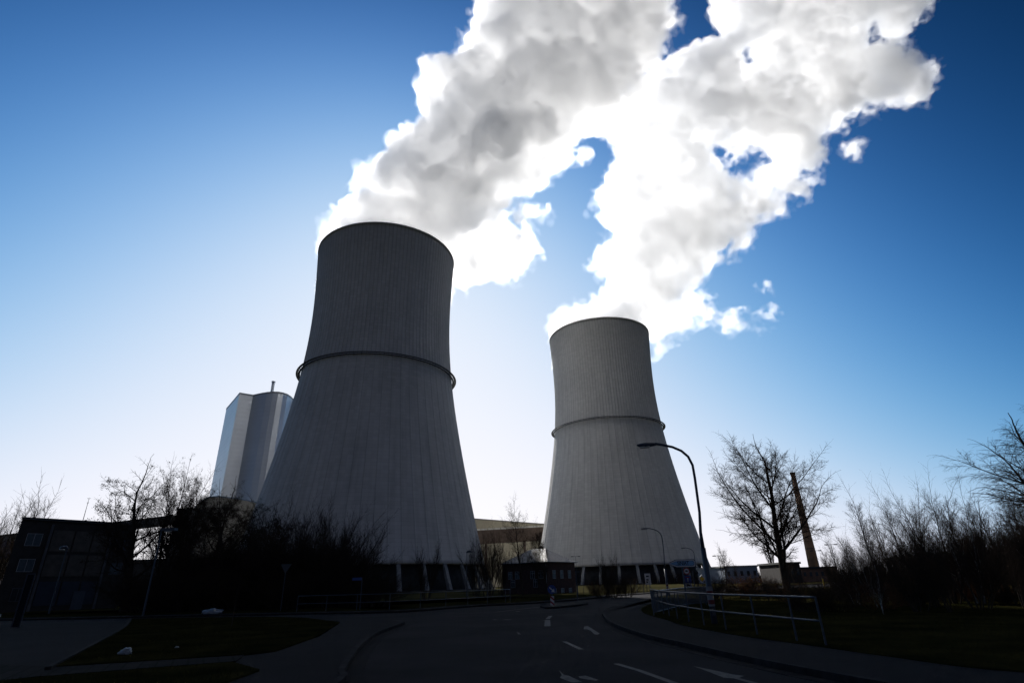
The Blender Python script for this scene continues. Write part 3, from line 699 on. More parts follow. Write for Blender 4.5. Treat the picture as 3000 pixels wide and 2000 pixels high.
low_block(372, 620, 1644, 100, 10, 'long dark low shed behind the trees at left', M_roofd, M_roofd, 'shed')
low_block(2830, 3150, 1622, 70, 14, 'dark block of a building behind the thicket at right', mat('black_wall', (0.04, 0.04, 0.04), 0.9, 0.2, 1), M_roofd, nwin=4)
# gabled house far left edge
a = at(-60, 1640, 140); t = thing('gabled_building', 'gabled house with a sunlit band of wall at the far left edge', 'house', (a.x, 140, 0))
b = at(48, 1612, 140); wd = b.x - a.x
bm = BM(); box(bm, 0, wd, 0, 10, 0, a.z); obj('wall', bm, mat('cream_wall', (0.5, 0.42, 0.33), 0.8, 0.1, 0.5), t)
bm = BM(); zt = at(20, 1603, 140).z
vs = [bm.verts.new(p) for p in ((-0.5, -0.6, a.z), (wd + 0.5, -0.6, a.z), (wd + 0.5, 10.6, a.z), (-0.5, 10.6, a.z), (-0.5, 5, zt + 2), (wd - 3.5, 5, zt + 2))]
for f in ((0, 1, 5, 4), (2, 3, 4, 5), (1, 2, 5), (3, 0, 4), (3, 2, 1, 0)): bm.faces.new([vs[i] for i in f])
obj('roof', bm, mat('roof_tiles', (0.09, 0.06, 0.05), 0.9, 0.3, 2), t)

# flat roofed three-storey building at the left
zr = 11.0
def atz(px, py, z):
    v = ray(px, py); tt = (z - CAMZ) / v.z; return Vector((v.x * tt, v.y * tt, z))
A, B = atz(67, 1514, zr), atz(400, 1533, zr); rz, L_ = frame_wall(A, B)
t = thing('flat_roofed_building', 'dark three-storey flat roofed brick building at the left edge with boarded bays', 'building', (A.x, A.y, 0), rz)
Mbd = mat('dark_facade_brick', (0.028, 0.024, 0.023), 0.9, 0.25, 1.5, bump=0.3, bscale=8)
Mpan = mat('infill_panel', (0.065, 0.055, 0.046), 0.8, 0.25, 1.2)
Mcon = mat('facade_concrete', (0.07, 0.07, 0.078), 0.85, 0.25, 1)
Mblue = mat('blue_panel', (0.012, 0.018, 0.036), 0.6, 0.2, 1)
Mwhite = mat('white_frame', (0.28, 0.28, 0.29), 0.5, 0.1, 2)
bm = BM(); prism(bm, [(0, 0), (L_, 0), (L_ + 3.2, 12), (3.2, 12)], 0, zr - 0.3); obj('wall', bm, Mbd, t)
bm = BM(); prism(bm, [(-0.1, -0.35), (L_ + 0.35, -0.35), (L_ + 3.5, 12.2), (3.1, 12.2)], zr - 0.297, zr)
obj('roof', bm, M_roofd, t)
def window(parent, x, z, w_, h_, mg, y=-0.05, cols=2, rows=1, mf=None):
    """frame with glass and glazing bars, set on the wall face y = 0"""
    mf = mf or Mwhite; bm = BM(); e = 0.05
    box(bm, x, x + e, y - 0.02, -0.002, z, z + h_); box(bm, x + w_ - e, x + w_, y - 0.02, -0.002, z, z + h_)
    box(bm, x + e, x + w_ - e, y - 0.02, -0.002, z, z + e); box(bm, x + e, x + w_ - e, y - 0.02, -0.002, z + h_ - e, z + h_)
    for c in range(1, cols): box(bm, x + w_ * c / cols - 0.03, x + w_ * c / cols + 0.03, y - 0.018, y + 0.01, z + e, z + h_ - e)
    for r in range(1, rows): box(bm, x + e, x + w_ - e, y - 0.015, y + 0.012, z + h_ * 0.68 - 0.03, z + h_ * 0.68 + 0.03)
    f = obj('window', bm, mf, parent)
    bm = BM(); box(bm, x + e, x + w_ - e, y + 0.015, y + 0.03, z + e, z + h_ - e); obj('pane', bm, mg, f)
    return f
M_curt = mat('curtained_glass', (0.06, 0.08, 0.095), 0.35, 0.15, 2, spec=0.3)
u = L_ / 13.0
for z in (7.6, 4.55): window(t, 1.0 * u, z, 1.6 * u, 1.5, M_curt)
for z in (7.3, 4.2): window(t, 11.0 * u, z, 1.5 * u, 1.5, M_glass, mf=Mcon)
window(t, 1.2 * u, 1.2, 1.3 * u, 1.5, M_glass, mf=Mcon)
for k, (x0, x1) in enumerate(((3.6, 5.9), (6.1, 8.0), (8.2, 10.0))):
    for j, (z0, z1) in enumerate(((7.0, 9.6), (4.0, 6.6), (0.6, 3.4))):
        bm = BM(); box(bm, x0 * u, x1 * u, -0.10, -0.003, z0, z1); obj('infill_panel', bm, (Mpan, Mpan, Mblue)[j], t)
for x0 in (3.2, 10.1):
    bm = BM(); box(bm, x0 * u, (x0 + 0.28) * u, -0.22, -0.003, 0, zr - 0.7); obj('concrete_pier', bm, Mcon, t)
for x0, x1 in ((7.6, 8.9),): 
    bm = BM(); box(bm, x0 * u, x1 * u, -0.16, -0.103, 0, 2.2); obj('door', bm, mat('door_paint', (0.04, 0.05, 0.07), 0.5, 0.1, 2), t)
P = A.lerp(B, 0.40); tp = at(202, 1473, P.y + 2)
an = thing('antenna', 'thin lightning rod standing on the flat roof', 'antenna', (P.x, P.y + 2, zr))
bm = BM(); tube(bm, [(0, 0, -0.05), (0, 0, 1.6), (0, 0, 3.2)], [0.05, 0.035, 0.02], 6); obj('rod', bm, M_steel_dark, an)
bm = BM(); tube(bm, [(-0.25, 0, 3.15), (0, 0, 3.0), (0.25, 0, 3.15)], 0.02, 5); tube(bm, [(-0.12, 0, 2.5), (0.12, 0, 2.5)], 0.04, 5); obj('crossbar', bm, M_steel_dark, an)

# brick house with hipped roof beside the road
C0 = at(1602, 1645, 100); ze = C0.z
Lp = atz(1471, 1652, ze); Rp = atz(1689, 1646.5, ze)
ul = (Lp - C0); vl = (Rp - C0); a_ = ul.length; b_ = vl.length
rz = math.atan2(-ul.y, -ul.x)       # local x runs from the far left corner to the near corner
t = thing('brick_house', 'two-storey dark brick house with hipped roof standing between the cooling towers', 'house', (Lp.x, Lp.y, 0), rz)
b_ = min(b_, 11.0)
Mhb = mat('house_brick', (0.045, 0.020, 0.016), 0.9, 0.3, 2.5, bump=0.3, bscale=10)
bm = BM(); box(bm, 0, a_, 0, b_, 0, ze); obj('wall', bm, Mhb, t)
ov = 0.35; zr2 = ze + 2.45; rl = 1.6
bm = BM(); vs = [bm.verts.new(p) for p in ((-ov, -ov, ze + 0.004), (a_ + ov, -ov, ze + 0.004), (a_ + ov, b_ + ov, ze + 0.004), (-ov, b_ + ov, ze + 0.004), (a_ / 2 - rl, b_ / 2, zr2), (a_ / 2 + rl, b_ / 2, zr2))]
for f in ((0, 1, 5, 4), (1, 2, 5), (2, 3, 4, 5), (3, 0, 4), (3, 2, 1, 0)): bm.faces.new([vs[i] for i in f])
Mrt = mat('slate_roof', (0.060, 0.05, 0.052), 0.55, 0.3, 2, bump=0.5, bscale=12, spec=0.5)
rf = obj('roof', bm, Mrt, t)
bm = BM(); box(bm, a_ / 2 - 0.35, a_ / 2 + 0.25, b_ / 2 + 0.8, b_ / 2 + 1.4, zr2 - 1.1, zr2 + 0.5); obj('chimney', bm, Mhb, rf)
bm = BM(); tube(bm, [(-ov, -ov - 0.06, ze), (a_ + ov, -ov - 0.06, ze)], 0.07, 6); tube(bm, [(a_ + ov + 0.06, -ov, ze), (a_ + ov + 0.06, b_ + ov, ze)], 0.07, 6)
obj('gutter', bm, M_steel_dark, t)
bm = BM(); tube(bm, [(a_ - 0.15, -0.1, ze), (a_ - 0.15, -0.1, 0.1)], 0.05, 6); obj('downpipe', bm, mat('zinc_pipe', (0.25, 0.26, 0.28), 0.5, 0.1, 3, metal=0.5), t)
for fx in (0.14, 0.30, 0.64, 0.82): window(t, a_ * fx, ze - 2.55, 0.9, 1.25, M_curt if fx < 0.5 else M_glass, cols=2, rows=2)
for fx in (0.2, 0.7): window(t, a_ * fx, 1.0, 0.9, 1.25, M_glass, cols=2, rows=2)
# windows of the right-hand side wall: built on a turned child frame
fr = bpy.data.objects.new('side_wall_trim', None); fr.empty_display_size = 0.1
def side_window(y0, z):
    f = window(t, 0, 0, 0.95, 1.3, M_curt, cols=2, rows=2)
    M = Matrix.Translation((a_, y0, z)) @ Matrix.Rotation(R_(90), 4, 'Z')
    f.matrix_local = M
for fy in (0.17, 0.44, 0.72):
    side_window(b_ * fy, ze - 2.6)
    side_window(b_ * fy, ze - 5.45)
bpy.data.objects.remove(fr)
# ------------------------------------------------------------------ leafless trees and shrubs
def seg_mesh(name, segs, sides):
    """tapered prisms, one per limb piece: segs (n,8) = p0 r0 p1 r1"""
    S = np.asarray(segs, np.float32); n = len(S)
    p0, r0, p1, r1 = S[:, 0:3], S[:, 3], S[:, 4:7], S[:, 7]
    d = p1 - p0; d /= np.linalg.norm(d, axis=1, keepdims=True) + 1e-9
    ref = np.where(np.abs(d[:, 2:3]) < 0.9, [[0, 0, 1.0]], [[1.0, 0, 0]])
    a = np.cross(d, ref); a /= np.linalg.norm(a, axis=1, keepdims=True); b = np.cross(d, a)
    V = np.zeros((n, 2 * sides, 3), np.float32)
    for k in range(sides):
        c, s = math.cos(2 * math.pi * k / sides), math.sin(2 * math.pi * k / sides)
        o = a * c + b * s
        V[:, k] = p0 + o * r0[:, None]; V[:, sides + k] = p1 + o * r1[:, None]
    F = []
    for k in range(sides):
        k2 = (k + 1) % sides
        F.append(np.stack([np.arange(n) * 2 * sides + q for q in (k, k2, sides + k2, sides + k)], 1))
    return mesh_np(name, V.reshape(-1, 3), np.concatenate(F))
def grow(rng, st):
    """st: style dict; returns thick and thin pieces"""
    thick, thin, ends = [], [], []
    def limb(p, d, L, r, lev):
        nseg = st['nseg'][lev]; step = L / nseg; pts = [p]; rs = [r]; dirs = [d]
        rend = r * (st['taper'][lev] if lev < len(st['taper']) else 0.4)
        for i in range(nseg):
            j = np.array([rng.gauss(0, 1), rng.gauss(0, 1), rng.gauss(0, 1)]) * st['wob'][lev]
            d = d + j; d[2] += st['trop'][lev] / nseg; d = d / np.linalg.norm(d)
            p = p + d * step; pts.append(p); rs.append(r + (rend - r) * (i + 1) / nseg); dirs.append(d)
        out = thick if rs[0] > st['cut'] else thin
        for i in range(nseg): out.append((*pts[i], rs[i], *pts[i + 1], rs[i + 1]))
        if lev + 1 >= st['levels']:
            ends.append(pts[-1]); return
        nb = st['nb'][lev]; t0 = st['start'][lev]
        az = rng.uniform(0, 6.28)
        for k in range(nb):
            t = t0 + (1 - t0) * (k + rng.uniform(0.1, 0.9)) / nb; fi = min(t * nseg, nseg - 1e-3); i = int(fi); f = fi - i
            q = pts[i] * (1 - f) + pts[i + 1] * f; dd = dirs[i + 1]
            az += 2.4 + rng.uniform(-0.5, 0.5)
            ang = st['ang'][lev] * rng.uniform(0.75, 1.25)
            ref = np.array([1.0, 0, 0]) if abs(dd[0]) < 0.9 else np.array([0, 1.0, 0])
            a = np.cross(dd, ref); a /= np.linalg.norm(a); b = np.cross(dd, a)
            nd = dd * math.cos(ang) + (a * math.cos(az) + b * math.sin(az)) * math.sin(ang)
            Lc = L * st['len'][lev] * rng.uniform(0.7, 1.2) * (1 - st['apic'][lev] * (t - t0) / (1 - t0 + 1e-6))
            rc = min(rs[i] * 0.85, max(rs[i] * st['rad'][lev] * rng.uniform(0.8, 1.15), st.get('rmin', 0.009)))
            limb(q, nd, Lc, rc, lev + 1)
        # the limb carries on as its own leader
        if st.get('lead', True) and lev < st['levels'] - 1:
            limb(pts[-1], dirs[-1], L * 0.35, rs[-1], min(lev + 2, st['levels'] - 1))
    n0 = st.get('stems', 1)
    for s in range(n0):
        a = rng.uniform(0, 6.28); tl = st.get('lean', 0.04) * rng.uniform(0.4, 1.2)
        d = np.array([math.cos(a) * tl, math.sin(a) * tl, 1.0]); d /= np.linalg.norm(d)
        o = np.array([math.cos(a), math.sin(a), 0]) * st.get('spread', 0) * rng.uniform(0, 1)
        limb(o + np.array([0, 0, -0.05]), d, st['H'] * rng.uniform(0.8, 1.0), st['r'] * rng.uniform(0.8, 1.1), 0)
    return thick, thin, ends
ST = {
 'broad': dict(H=13, r=0.46, levels=5, nseg=[8, 7, 6, 5, 3], taper=[0.35, 0.3, 0.3, 0.4, 0.5], wob=[0.035, 0.07, 0.10, 0.13, 0.16], trop=[0.05, 0.55, 0.25, 0.15, 0.0], cut=0.05,
               rmin=0.0135,
               nb=[16, 13, 11, 13], start=[0.17, 0.15, 0.1, 0.1], ang=[0.90, 0.8, 0.85, 0.85], len=[0.72, 0.50, 0.45, 0.42], rad=[0.46, 0.48, 0.45, 0.5], apic=[0.35, 0.5, 0.5, 0.4]),
 'upright': dict(H=10, r=0.20, levels=5, nseg=[9, 6, 5, 4, 3], taper=[0.22, 0.3, 0.35, 0.4, 0.5], wob=[0.04, 0.08, 0.11, 0.14, 0.16], trop=[0.1, 0.5, 0.4, 0.2, 0.1], cut=0.03,
               rmin=0.011,
               nb=[16, 8, 7, 6], start=[0.22, 0.15, 0.1, 0.1], ang=[0.72, 0.7, 0.75, 0.8], len=[0.44, 0.5, 0.5, 0.45], rad=[0.45, 0.55, 0.5, 0.5], apic=[0.5, 0.4, 0.4, 0.4]),
 'ash': dict(H=9, r=0.26, levels=5, nseg=[8, 6, 5, 4, 3], taper=[0.25, 0.3, 0.35, 0.4, 0.5], wob=[0.05, 0.09, 0.13, 0.15, 0.18], trop=[0.05, 0.4, 0.35, 0.2, 0.1], cut=0.035,
               rmin=0.012,
               nb=[14, 8, 7, 6], start=[0.2, 0.15, 0.15, 0.1], ang=[0.95, 0.85, 0.85, 0.85], len=[0.60, 0.50, 0.46, 0.42], rad=[0.5, 0.5, 0.5, 0.5], apic=[0.45, 0.4, 0.4, 0.3], clump=0.10),
 'birch': dict(H=8, r=0.085, levels=4, nseg=[10, 6, 5, 4], taper=[0.2, 0.3, 0.35, 0.4], wob=[0.04, 0.08, 0.12, 0.15], trop=[0.05, 0.35, 0.1, -0.1], cut=0.022,
               rmin=0.006,
               nb=[26, 13, 9], start=[0.2, 0.1, 0.1], ang=[0.55, 0.6, 0.65], len=[0.34, 0.42, 0.45], rad=[0.4, 0.5, 0.5], apic=[0.55, 0.4, 0.3]),
 'poplar': dict(H=20, r=0.30, levels=4, nseg=[10, 8, 6, 3], taper=[0.2, 0.25, 0.3, 0.4], wob=[0.015, 0.03, 0.06, 0.1], trop=[0.05, 0.7, 0.4, 0.2], cut=0.04,
               nb=[38, 14, 9], start=[0.1, 0.1, 0.1], ang=[0.38, 0.3, 0.4], len=[0.30, 0.35, 0.35], rad=[0.4, 0.45, 0.5], apic=[0.5, 0.4, 0.3]),
 'droop': dict(H=10, r=0.30, levels=5, nseg=[8, 8, 6, 6, 5], taper=[0.3, 0.3, 0.35, 0.4, 0.5], wob=[0.05, 0.06, 0.08, 0.08, 0.10], trop=[0.05, 0.35, -0.1, -0.5, -0.7], cut=0.03,
               rmin=0.006,
               nb=[16, 13, 10, 8], start=[0.25, 0.15, 0.1, 0.1], ang=[0.8, 0.6, 0.6, 0.5], len=[0.62, 0.5, 0.45, 0.5], rad=[0.5, 0.5, 0.45, 0.5], apic=[0.35, 0.5, 0.4, 0.3]),
 'shrub': dict(H=3.2, r=0.028, levels=4, nseg=[6, 5, 4, 3], taper=[0.3, 0.35, 0.4, 0.5], wob=[0.08, 0.12, 0.15, 0.18], trop=[0.1, 0.3, 0.2, 0.1], cut=0.014,
               nb=[11, 8, 6], start=[0.12, 0.1, 0.1], ang=[0.55, 0.6, 0.7], len=[0.42, 0.45, 0.45], rad=[0.5, 0.55, 0.6], apic=[0.4, 0.4, 0.3], stems=16, lean=0.55, spread=0.9),
 'vshrub': dict(H=6.5, r=0.06, levels=4, nseg=[8, 6, 4, 3], taper=[0.25, 0.3, 0.35, 0.5], wob=[0.05, 0.08, 0.12, 0.15], trop=[0.1, 0.35, 0.3, 0.1], cut=0.022,
               nb=[15, 10, 7], start=[0.2, 0.1, 0.1], ang=[0.45, 0.5, 0.6], len=[0.34, 0.4, 0.4], rad=[0.45, 0.5, 0.6], apic=[0.4, 0.4, 0.3], stems=9, lean=0.38, spread=0.8),
}
M_bark = mat('bark', (0.045, 0.038, 0.032), 0.95, 0.3, 6, bump=0.6, bscale=20, spec=0.0)
M_birch = mat('birch_bark', (0.42, 0.40, 0.37), 0.8, col2=(0.05, 0.045, 0.04), nscale=5, spec=0.0)
M_twig = mat('twigs', (0.040, 0.030, 0.024), 0.95, 0.2, 2, spec=0.0)
M_twigr = mat('reddish_twigs', (0.11, 0.055, 0.032), 0.95, 0.2, 2, spec=0.0)
M_seed = mat('seed_clusters', (0.030, 0.022, 0.016), 0.95, 0.2, 2, spec=0.0)
def proto(style, seed, mt=None, mw=None, **kw):
    st = dict(ST[style]); st.update(kw); rng = random.Random(seed)
    thick, thin, ends = grow(rng, st)
    A = seg_mesh('trunk', thick, 6); B = seg_mesh('crown', thin, 3)
    A.materials.append(mt or M_bark); B.materials.append(mw or M_twig)
    A.polygons.foreach_set('use_smooth', [True] * len(A.polygons))
    Cm = None
    if st.get('clump'):
        rs = np.random.RandomState(seed); E = np.array([e for e in ends if rng.random() < st['clump'] and e[2] > st['H'] * 0.3], np.float32)
        if len(E):
            m = 14; base = np.repeat(E, m, 0) + rs.normal(0, 0.09, (len(E) * m, 3)) - [0, 0, 0.06]
            V = (base[:, None] + rs.normal(0, 0.035, (len(base), 3, 3))).reshape(-1, 3)
            Cm = mesh_np('seed_clusters', V, np.arange(len(V)).reshape(-1, 3)); Cm.materials.append(M_seed)
    zs = np.zeros(len(B.vertices) * 3, np.float32); B.vertices.foreach_get('co', zs); top = float(np.percentile(zs[2::3], 99.8))
    return A, B, Cm, top
PR = {}
def getp(key, *a, **kw):
    if key not in PR: PR[key] = proto(*a, **kw)
    return PR[key]
def plant(key, px, py, Y, label, cat='tree', group=None, name='bare_tree', rz=0.0, z=0.0, wide=1.0):
    """stand a copy of a kind of tree so that its top reaches the surveyed height"""
    A, B, Cm, top = PR[key]; P = at(px, py, Y); h = P.z - z; s = h / top
    t = thing(name, label, cat, (P.x, Y, z), rz, group); t.scale = (s * wide, s * wide, s)
    a = bpy.data.objects.new('trunk' if 'tree' in name else 'stem', A); C.objects.link(a); a.parent = t
    b = bpy.data.objects.new('crown' if 'tree' in name else 'twig_mass', B); C.objects.link(b); b.parent = t
    if Cm:
        c = bpy.data.objects.new('seed_clusters', Cm); C.objects.link(c); c.parent = b
    return t
getp('big', 'broad', 12); getp('ashA', 'ash', 3); getp('ashB', 'ash', 8, clump=0.16); getp('upA', 'upright', 5); getp('upB', 'upright', 9); getp('upC', 'upright', 21, clump=0.06)
getp('twin', 'upright', 31, stems=3, spread=0.5, lean=0.10, clump=0.06)
getp('biA', 'birch', 2, mt=M_birch); getp('biB', 'birch', 6, stems=3, spread=0.4, lean=0.12); getp('biC', 'birch', 14, stems=2, spread=0.3, lean=0.15, mt=M_birch)
getp('pop', 'poplar', 4); getp('droop', 'droop', 7); getp('shA', 'shrub', 1); getp('shB', 'shrub', 2); getp('shR', 'shrub', 3, mt=M_twigr, mw=M_twigr); getp('vA', 'vshrub', 4); getp('vB', 'vshrub', 5)
rt_ = random.Random(77)
# left group
plant('ashA', 462, 1358, 62, 'tall leafless tree with seed clumps right of the flat roofed building', rz=1.0, wide=1.05)
plant('twin', 545, 1362, 64, 'tall slender several stemmed leafless tree, second from the flat roofed building', rz=0.4, wide=0.8)
plant('upB', 415, 1455, 72, 'slim leafless tree touching the right corner of the flat roofed building', rz=3.0, wide=0.7)
plant('upC', 596, 1398, 66, 'thin leafless tree in front of the curved roof hall', rz=2.0, wide=0.8)
plant('ashB', 655, 1412, 62, 'leafless tree with dark clumped top in front of the boiler house', rz=0.2, wide=1.1)
plant('ashB', 715, 1438, 60, 'leafless tree with broad clumped crown at the boiler house\'s right foot', rz=2.5, wide=1.1)
wood = 'trees of the wood in front of the nearer cooling tower'
for i, (px, py, Y, key, lab) in enumerate([
    (775, 1482, 60, 'ashB', 'first tree of the wood where the cooling tower shell meets the boiler house'),
    (820, 1492, 64, 'upC', 'slim tree of the wood standing against the left part of the cooling tower'),
    (868, 1478, 58, 'vA', 'tall many stemmed tree of the wood before the cooling tower, fan shaped top'),
    (912, 1474, 60, 'vB', 'tallest many stemmed tree of the wood before the middle of the cooling tower'),
    (962, 1498, 57, 'vA', 'rounded many stemmed tree of the wood before the middle of the cooling tower'),
    (1015, 1520, 56, 'vB', 'lower many stemmed tree near the right end of the wood'),
    (1050, 1548, 54, 'vA', 'rightmost spreading bush like tree of the wood, before the tower piers')]):
    plant(key, px, py, Y, lab, group=wood, rz=i * 1.3, wide=1.15)
for i in range(24):
    px = 520 + 530 * (i + rt_.uniform(0.1, 0.9)) / 24; py = 1548 + 70 * rt_.random() + max(0, (px - 900) * 0.25) + (62 if px < 500 else 30 if px < 640 else 0)
    plant(rt_.choice(['vA', 'vB', 'upA', 'shA']), px, py, rt_.uniform(54, 70), 'one of the dark thicket trees filling the wood before the nearer cooling tower', group='thicket trees of the left wood', rz=rt_.uniform(0, 6), wide=1.2)
for i in range(34):
    px = 425 + 675 * (i + rt_.uniform(0.1, 0.9)) / 34
    plant(rt_.choice(['shA', 'shB']), px, 1655 + 30 * rt_.random(), rt_.uniform(51, 60), 'one of the low dark shrubs along the foot of the left wood', 'shrub', 'low shrubs of the left wood', 'bare_shrub', rt_.uniform(0, 6), wide=1.6)
plant('vA', 80, 1440, 110, 'fan shaped leafless tree behind the left corner of the flat roofed building', rz=1.0, wide=1.25)
plant('upB', -20, 1470, 105, 'leafless tree cut by the left edge of the picture', rz=1.0, wide=1.3)
# middle
plant('upB', 1524, 1455, 92, 'tall thin leafless tree in front of the brick house', rz=0.5, wide=0.85)
tt_ = plant('upC', 1632, 1520, 90, 'leaning leafless tree at the right half of the brick house', rz=2.2, wide=0.6)
tt_.rotation_euler = (0, R_(9), 2.2); tt_.location.x -= 2.0
plant('upA', 1572, 1545, 97, 'leafless tree behind the ridge of the brick house', rz=4.2, wide=1.0)
plant('vA', 1432, 1548, 92, 'many stemmed leafless tree left of the brick house', rz=0.5, wide=1.0)
plant('vB', 1400, 1575, 96, 'small leafless tree beside the post lamp at the cooling tower piers', rz=0.5, wide=0.9)
plant('vA', 1468, 1600, 98, 'low leafless tree touching the left corner of the brick house', rz=3.5, wide=0.9)
plant('vB', 1255, 1590, 75, 'small leafless tree before the right piers of the nearer cooling tower', rz=1.5, wide=0.8)
plant('vB', 1775, 1617, 66, 'small pale leafless tree rising from the bush before the farther cooling tower', rz=1.5, wide=0.8)
for k, (px, py, Y, key) in enumerate(((1795, 1683, 63, 'shB'), (1830, 1680, 64, 'shA'), (1762, 1690, 62, 'shA'))):
    plant(key, px, py, Y, ('dense brown bush beyond the road bend, middle of three', 'dense brown bush beyond the road bend, right of three', 'dense brown bush beyond the road bend, left of three')[k], 'bush', 'bushes beyond the road bend', 'bare_bush', k * 2.1, wide=1.3)
plant('shR', 1741, 1697, 70, 'small orange red bush right of the brick house', 'bush', None, 'bare_bush', 0, wide=0.9)
# right
tb = plant('big', 2216, 1288, 65, 'big spreading leafless tree standing alone left of the chimney', rz=1.2, wide=1.06)
plant('pop', 2226, 1468, 170, 'tall narrow poplar seen behind the big leafless tree', rz=1.2, wide=1.1)
plant('upA', 2108, 1590, 120, 'small leafless tree right of the farther cooling tower foot', rz=1.2, wide=1.0)
plant('upB', 2150, 1640, 130, 'faint leafless tree above the blue grey hall', rz=1.2, wide=0.9)
plant('upB', 2308, 1612, 140, 'small leafless tree above the dark boxy building', rz=0.2, wide=1.2)
plant('upA', 2405, 1600, 130, 'small leafless tree directly right of the chimney', rz=0.7, wide=0.9)
thick_ = [(2440, 1565, 44, 'biB'), (2490, 1552, 42, 'biC'), (2520, 1452, 36, 'biA'), (2560, 1500, 38, 'biB'), (2610, 1450, 33, 'biB'), (2650, 1470, 34, 'biC'), (2690, 1425, 31, 'biB'), (2725, 1445, 33, 'biA'),
          (2765, 1440, 30, 'biC'), (2800, 1480, 33, 'biB'), (2840, 1462, 30, 'upA'), (2880, 1450, 31, 'upB'), (2920, 1445, 29, 'biB'), (2955, 1430, 31, 'upA'), (2990, 1440, 27, 'biC'), (3040, 1430, 29, 'upB'), (3100, 1400, 30, 'upA')]
for i, (px, py, Y, key) in enumerate(thick_):
    lab = {2520: 'tall thin birch with feathery top, leftmost high one of the right thicket', 2690: 'tall open crowned birch in the middle of the right thicket', 2610: 'birch of the right thicket with white lower stem streaks'}.get(px, 'one of the crowded leafless birches of the thicket at right')
    plant(key, px, py, Y, lab, 'birch' if key[:2] == 'bi' else 'tree', 'birches and saplings of the right thicket', 'birch_tree', i * 1.7, wide=1.1)
for i in range(54):
    px = 2430 + 700 * (i + rt_.uniform(0.1, 0.9)) / 54; f_ = (px - 2430) / 600
    plant(rt_.choice(['biB', 'biC', 'biA', 'vA', 'vB']), px, 1600 - 115 * min(1, f_) + 55 * rt_.random(), rt_.uniform(24, 40), 'one of the thin bare stems packed low in the right thicket', 'birch', 'saplings of the right thicket', 'sapling_tree', rt_.uniform(0, 6), wide=1.1)
for i in range(30):
    px = 2060 + 1020 * (i + rt_.uniform(0.1, 0.9)) / 30
    plant(rt_.choice(['shA', 'shR', 'shB']), px, 1690 + 14 * rt_.random() - (12 if px < 2260 else 0), rt_.uniform(27, 44) if px > 2260 else rt_.uniform(38, 50), 'one of the brown brambly shrubs behind the tubular railing', 'shrub', 'brambly shrubs behind the railing', 'bare_shrub', rt_.uniform(0, 6), wide=1.5)
dr = plant('droop', 3050, 1215, 27, 'large leafless tree with drooping twigs entering from the right edge', rz=2.0, wide=1.35)
# young tree on the lawn
yt = thing('young_tree', 'very young thin tree planted on the lawn island', 'tree', tuple(g(677, 1836, 0.14)), 0)
bm = BM(); tube(bm, [(0, 0, -0.05), (0.02, 0, 0.8), (0, 0.02, 1.7)], [0.03, 0.022, 0.012], 6); obj('trunk', bm, M_bark, yt)
bm = BM(); rr_ = random.Random(5)
for k in range(12):
    z = 0.8 + k * 0.08; a = k * 2.4; tube(bm, [(0.01, 0, z), (0.12 * math.cos(a), 0.12 * math.sin(a), z + 0.12), (0.26 * math.cos(a), 0.26 * math.sin(a), z + 0.34)], [0.008, 0.006, 0.003], 3)
obj('crown', bm, M_twig, yt)
# distant tree line closing the horizon
rs = np.random.RandomState(9)
def treeline(name, pts, h, label):
    V = []; 
    for (x0, y0), (x1, y1) in zip(pts, pts[1:]):
        L_ = math.hypot(x1 - x0, y1 - y0); n = int(L_ * 14)
        t = rs.rand(n); x = x0 + (x1 - x0) * t + rs.normal(0, 2, n); y = y0 + (y1 - y0) * t + rs.normal(0, 5, n)
        H = h * (0.6 + 0.5 * np.abs(vnoise(np.c_[x, y, 0 * x].astype(np.float32), 18, 3))) * rs.uniform(0.3, 1, n)
        lx = rs.normal(0, 0.10, n) * H
        b0 = np.c_[x - 0.12, y, 0 * x]; b1 = np.c_[x + 0.12, y, 0 * x]; tp = np.c_[x + lx, y + rs.normal(0, .3, n), H]
        V.append(np.stack([b0, b1, tp], 1).reshape(-1, 3))
    V = np.concatenate(V); return tag(obj(name, mesh_np(name, V, np.arange(len(V)).reshape(-1, 3)), M_twig), label, 'wood', kind='stuff')
treeline('distant_wood', [(60, 260), (180, 300), (420, 330)], 8, 'far off low wood along the right horizon')
treeline('far_left_wood', [(-420, 260), (-240, 240), (-150, 200)], 9, 'far off low wood along the left horizon')
# ------------------------------------------------------------------ street furniture
M_pole = mat('painted_blue_grey_steel', (0.03, 0.04, 0.06), 0.5, 0.15, 3, spec=0.5)
M_galv = mat('galvanised_steel', (0.022, 0.030, 0.048), 0.5, 0.15, 6, metal=0.2)
M_lens = mat('lamp_lens', (0.45, 0.45, 0.42), 0.2, 0.05, 2)
M_red = mat('red_sign_film', (0.22, 0.01, 0.01), 0.5); M_whi = mat('white_sign_film', (0.5, 0.5, 0.52), 0.5)
M_blu = mat('blue_sign_film', (0.008, 0.04, 0.2), 0.5); M_yel = mat('yellow_sign_film', (0.75, 0.45, 0.02), 0.5)
M_lblu = mat('pale_blue_sign_face', (0.17, 0.33, 0.52), 0.5); M_blk = mat('black_lettering', (0.012, 0.012, 0.012), 0.6); M_gry = mat('sign_back', (0.03, 0.035, 0.045), 0.6, 0.1, 3)
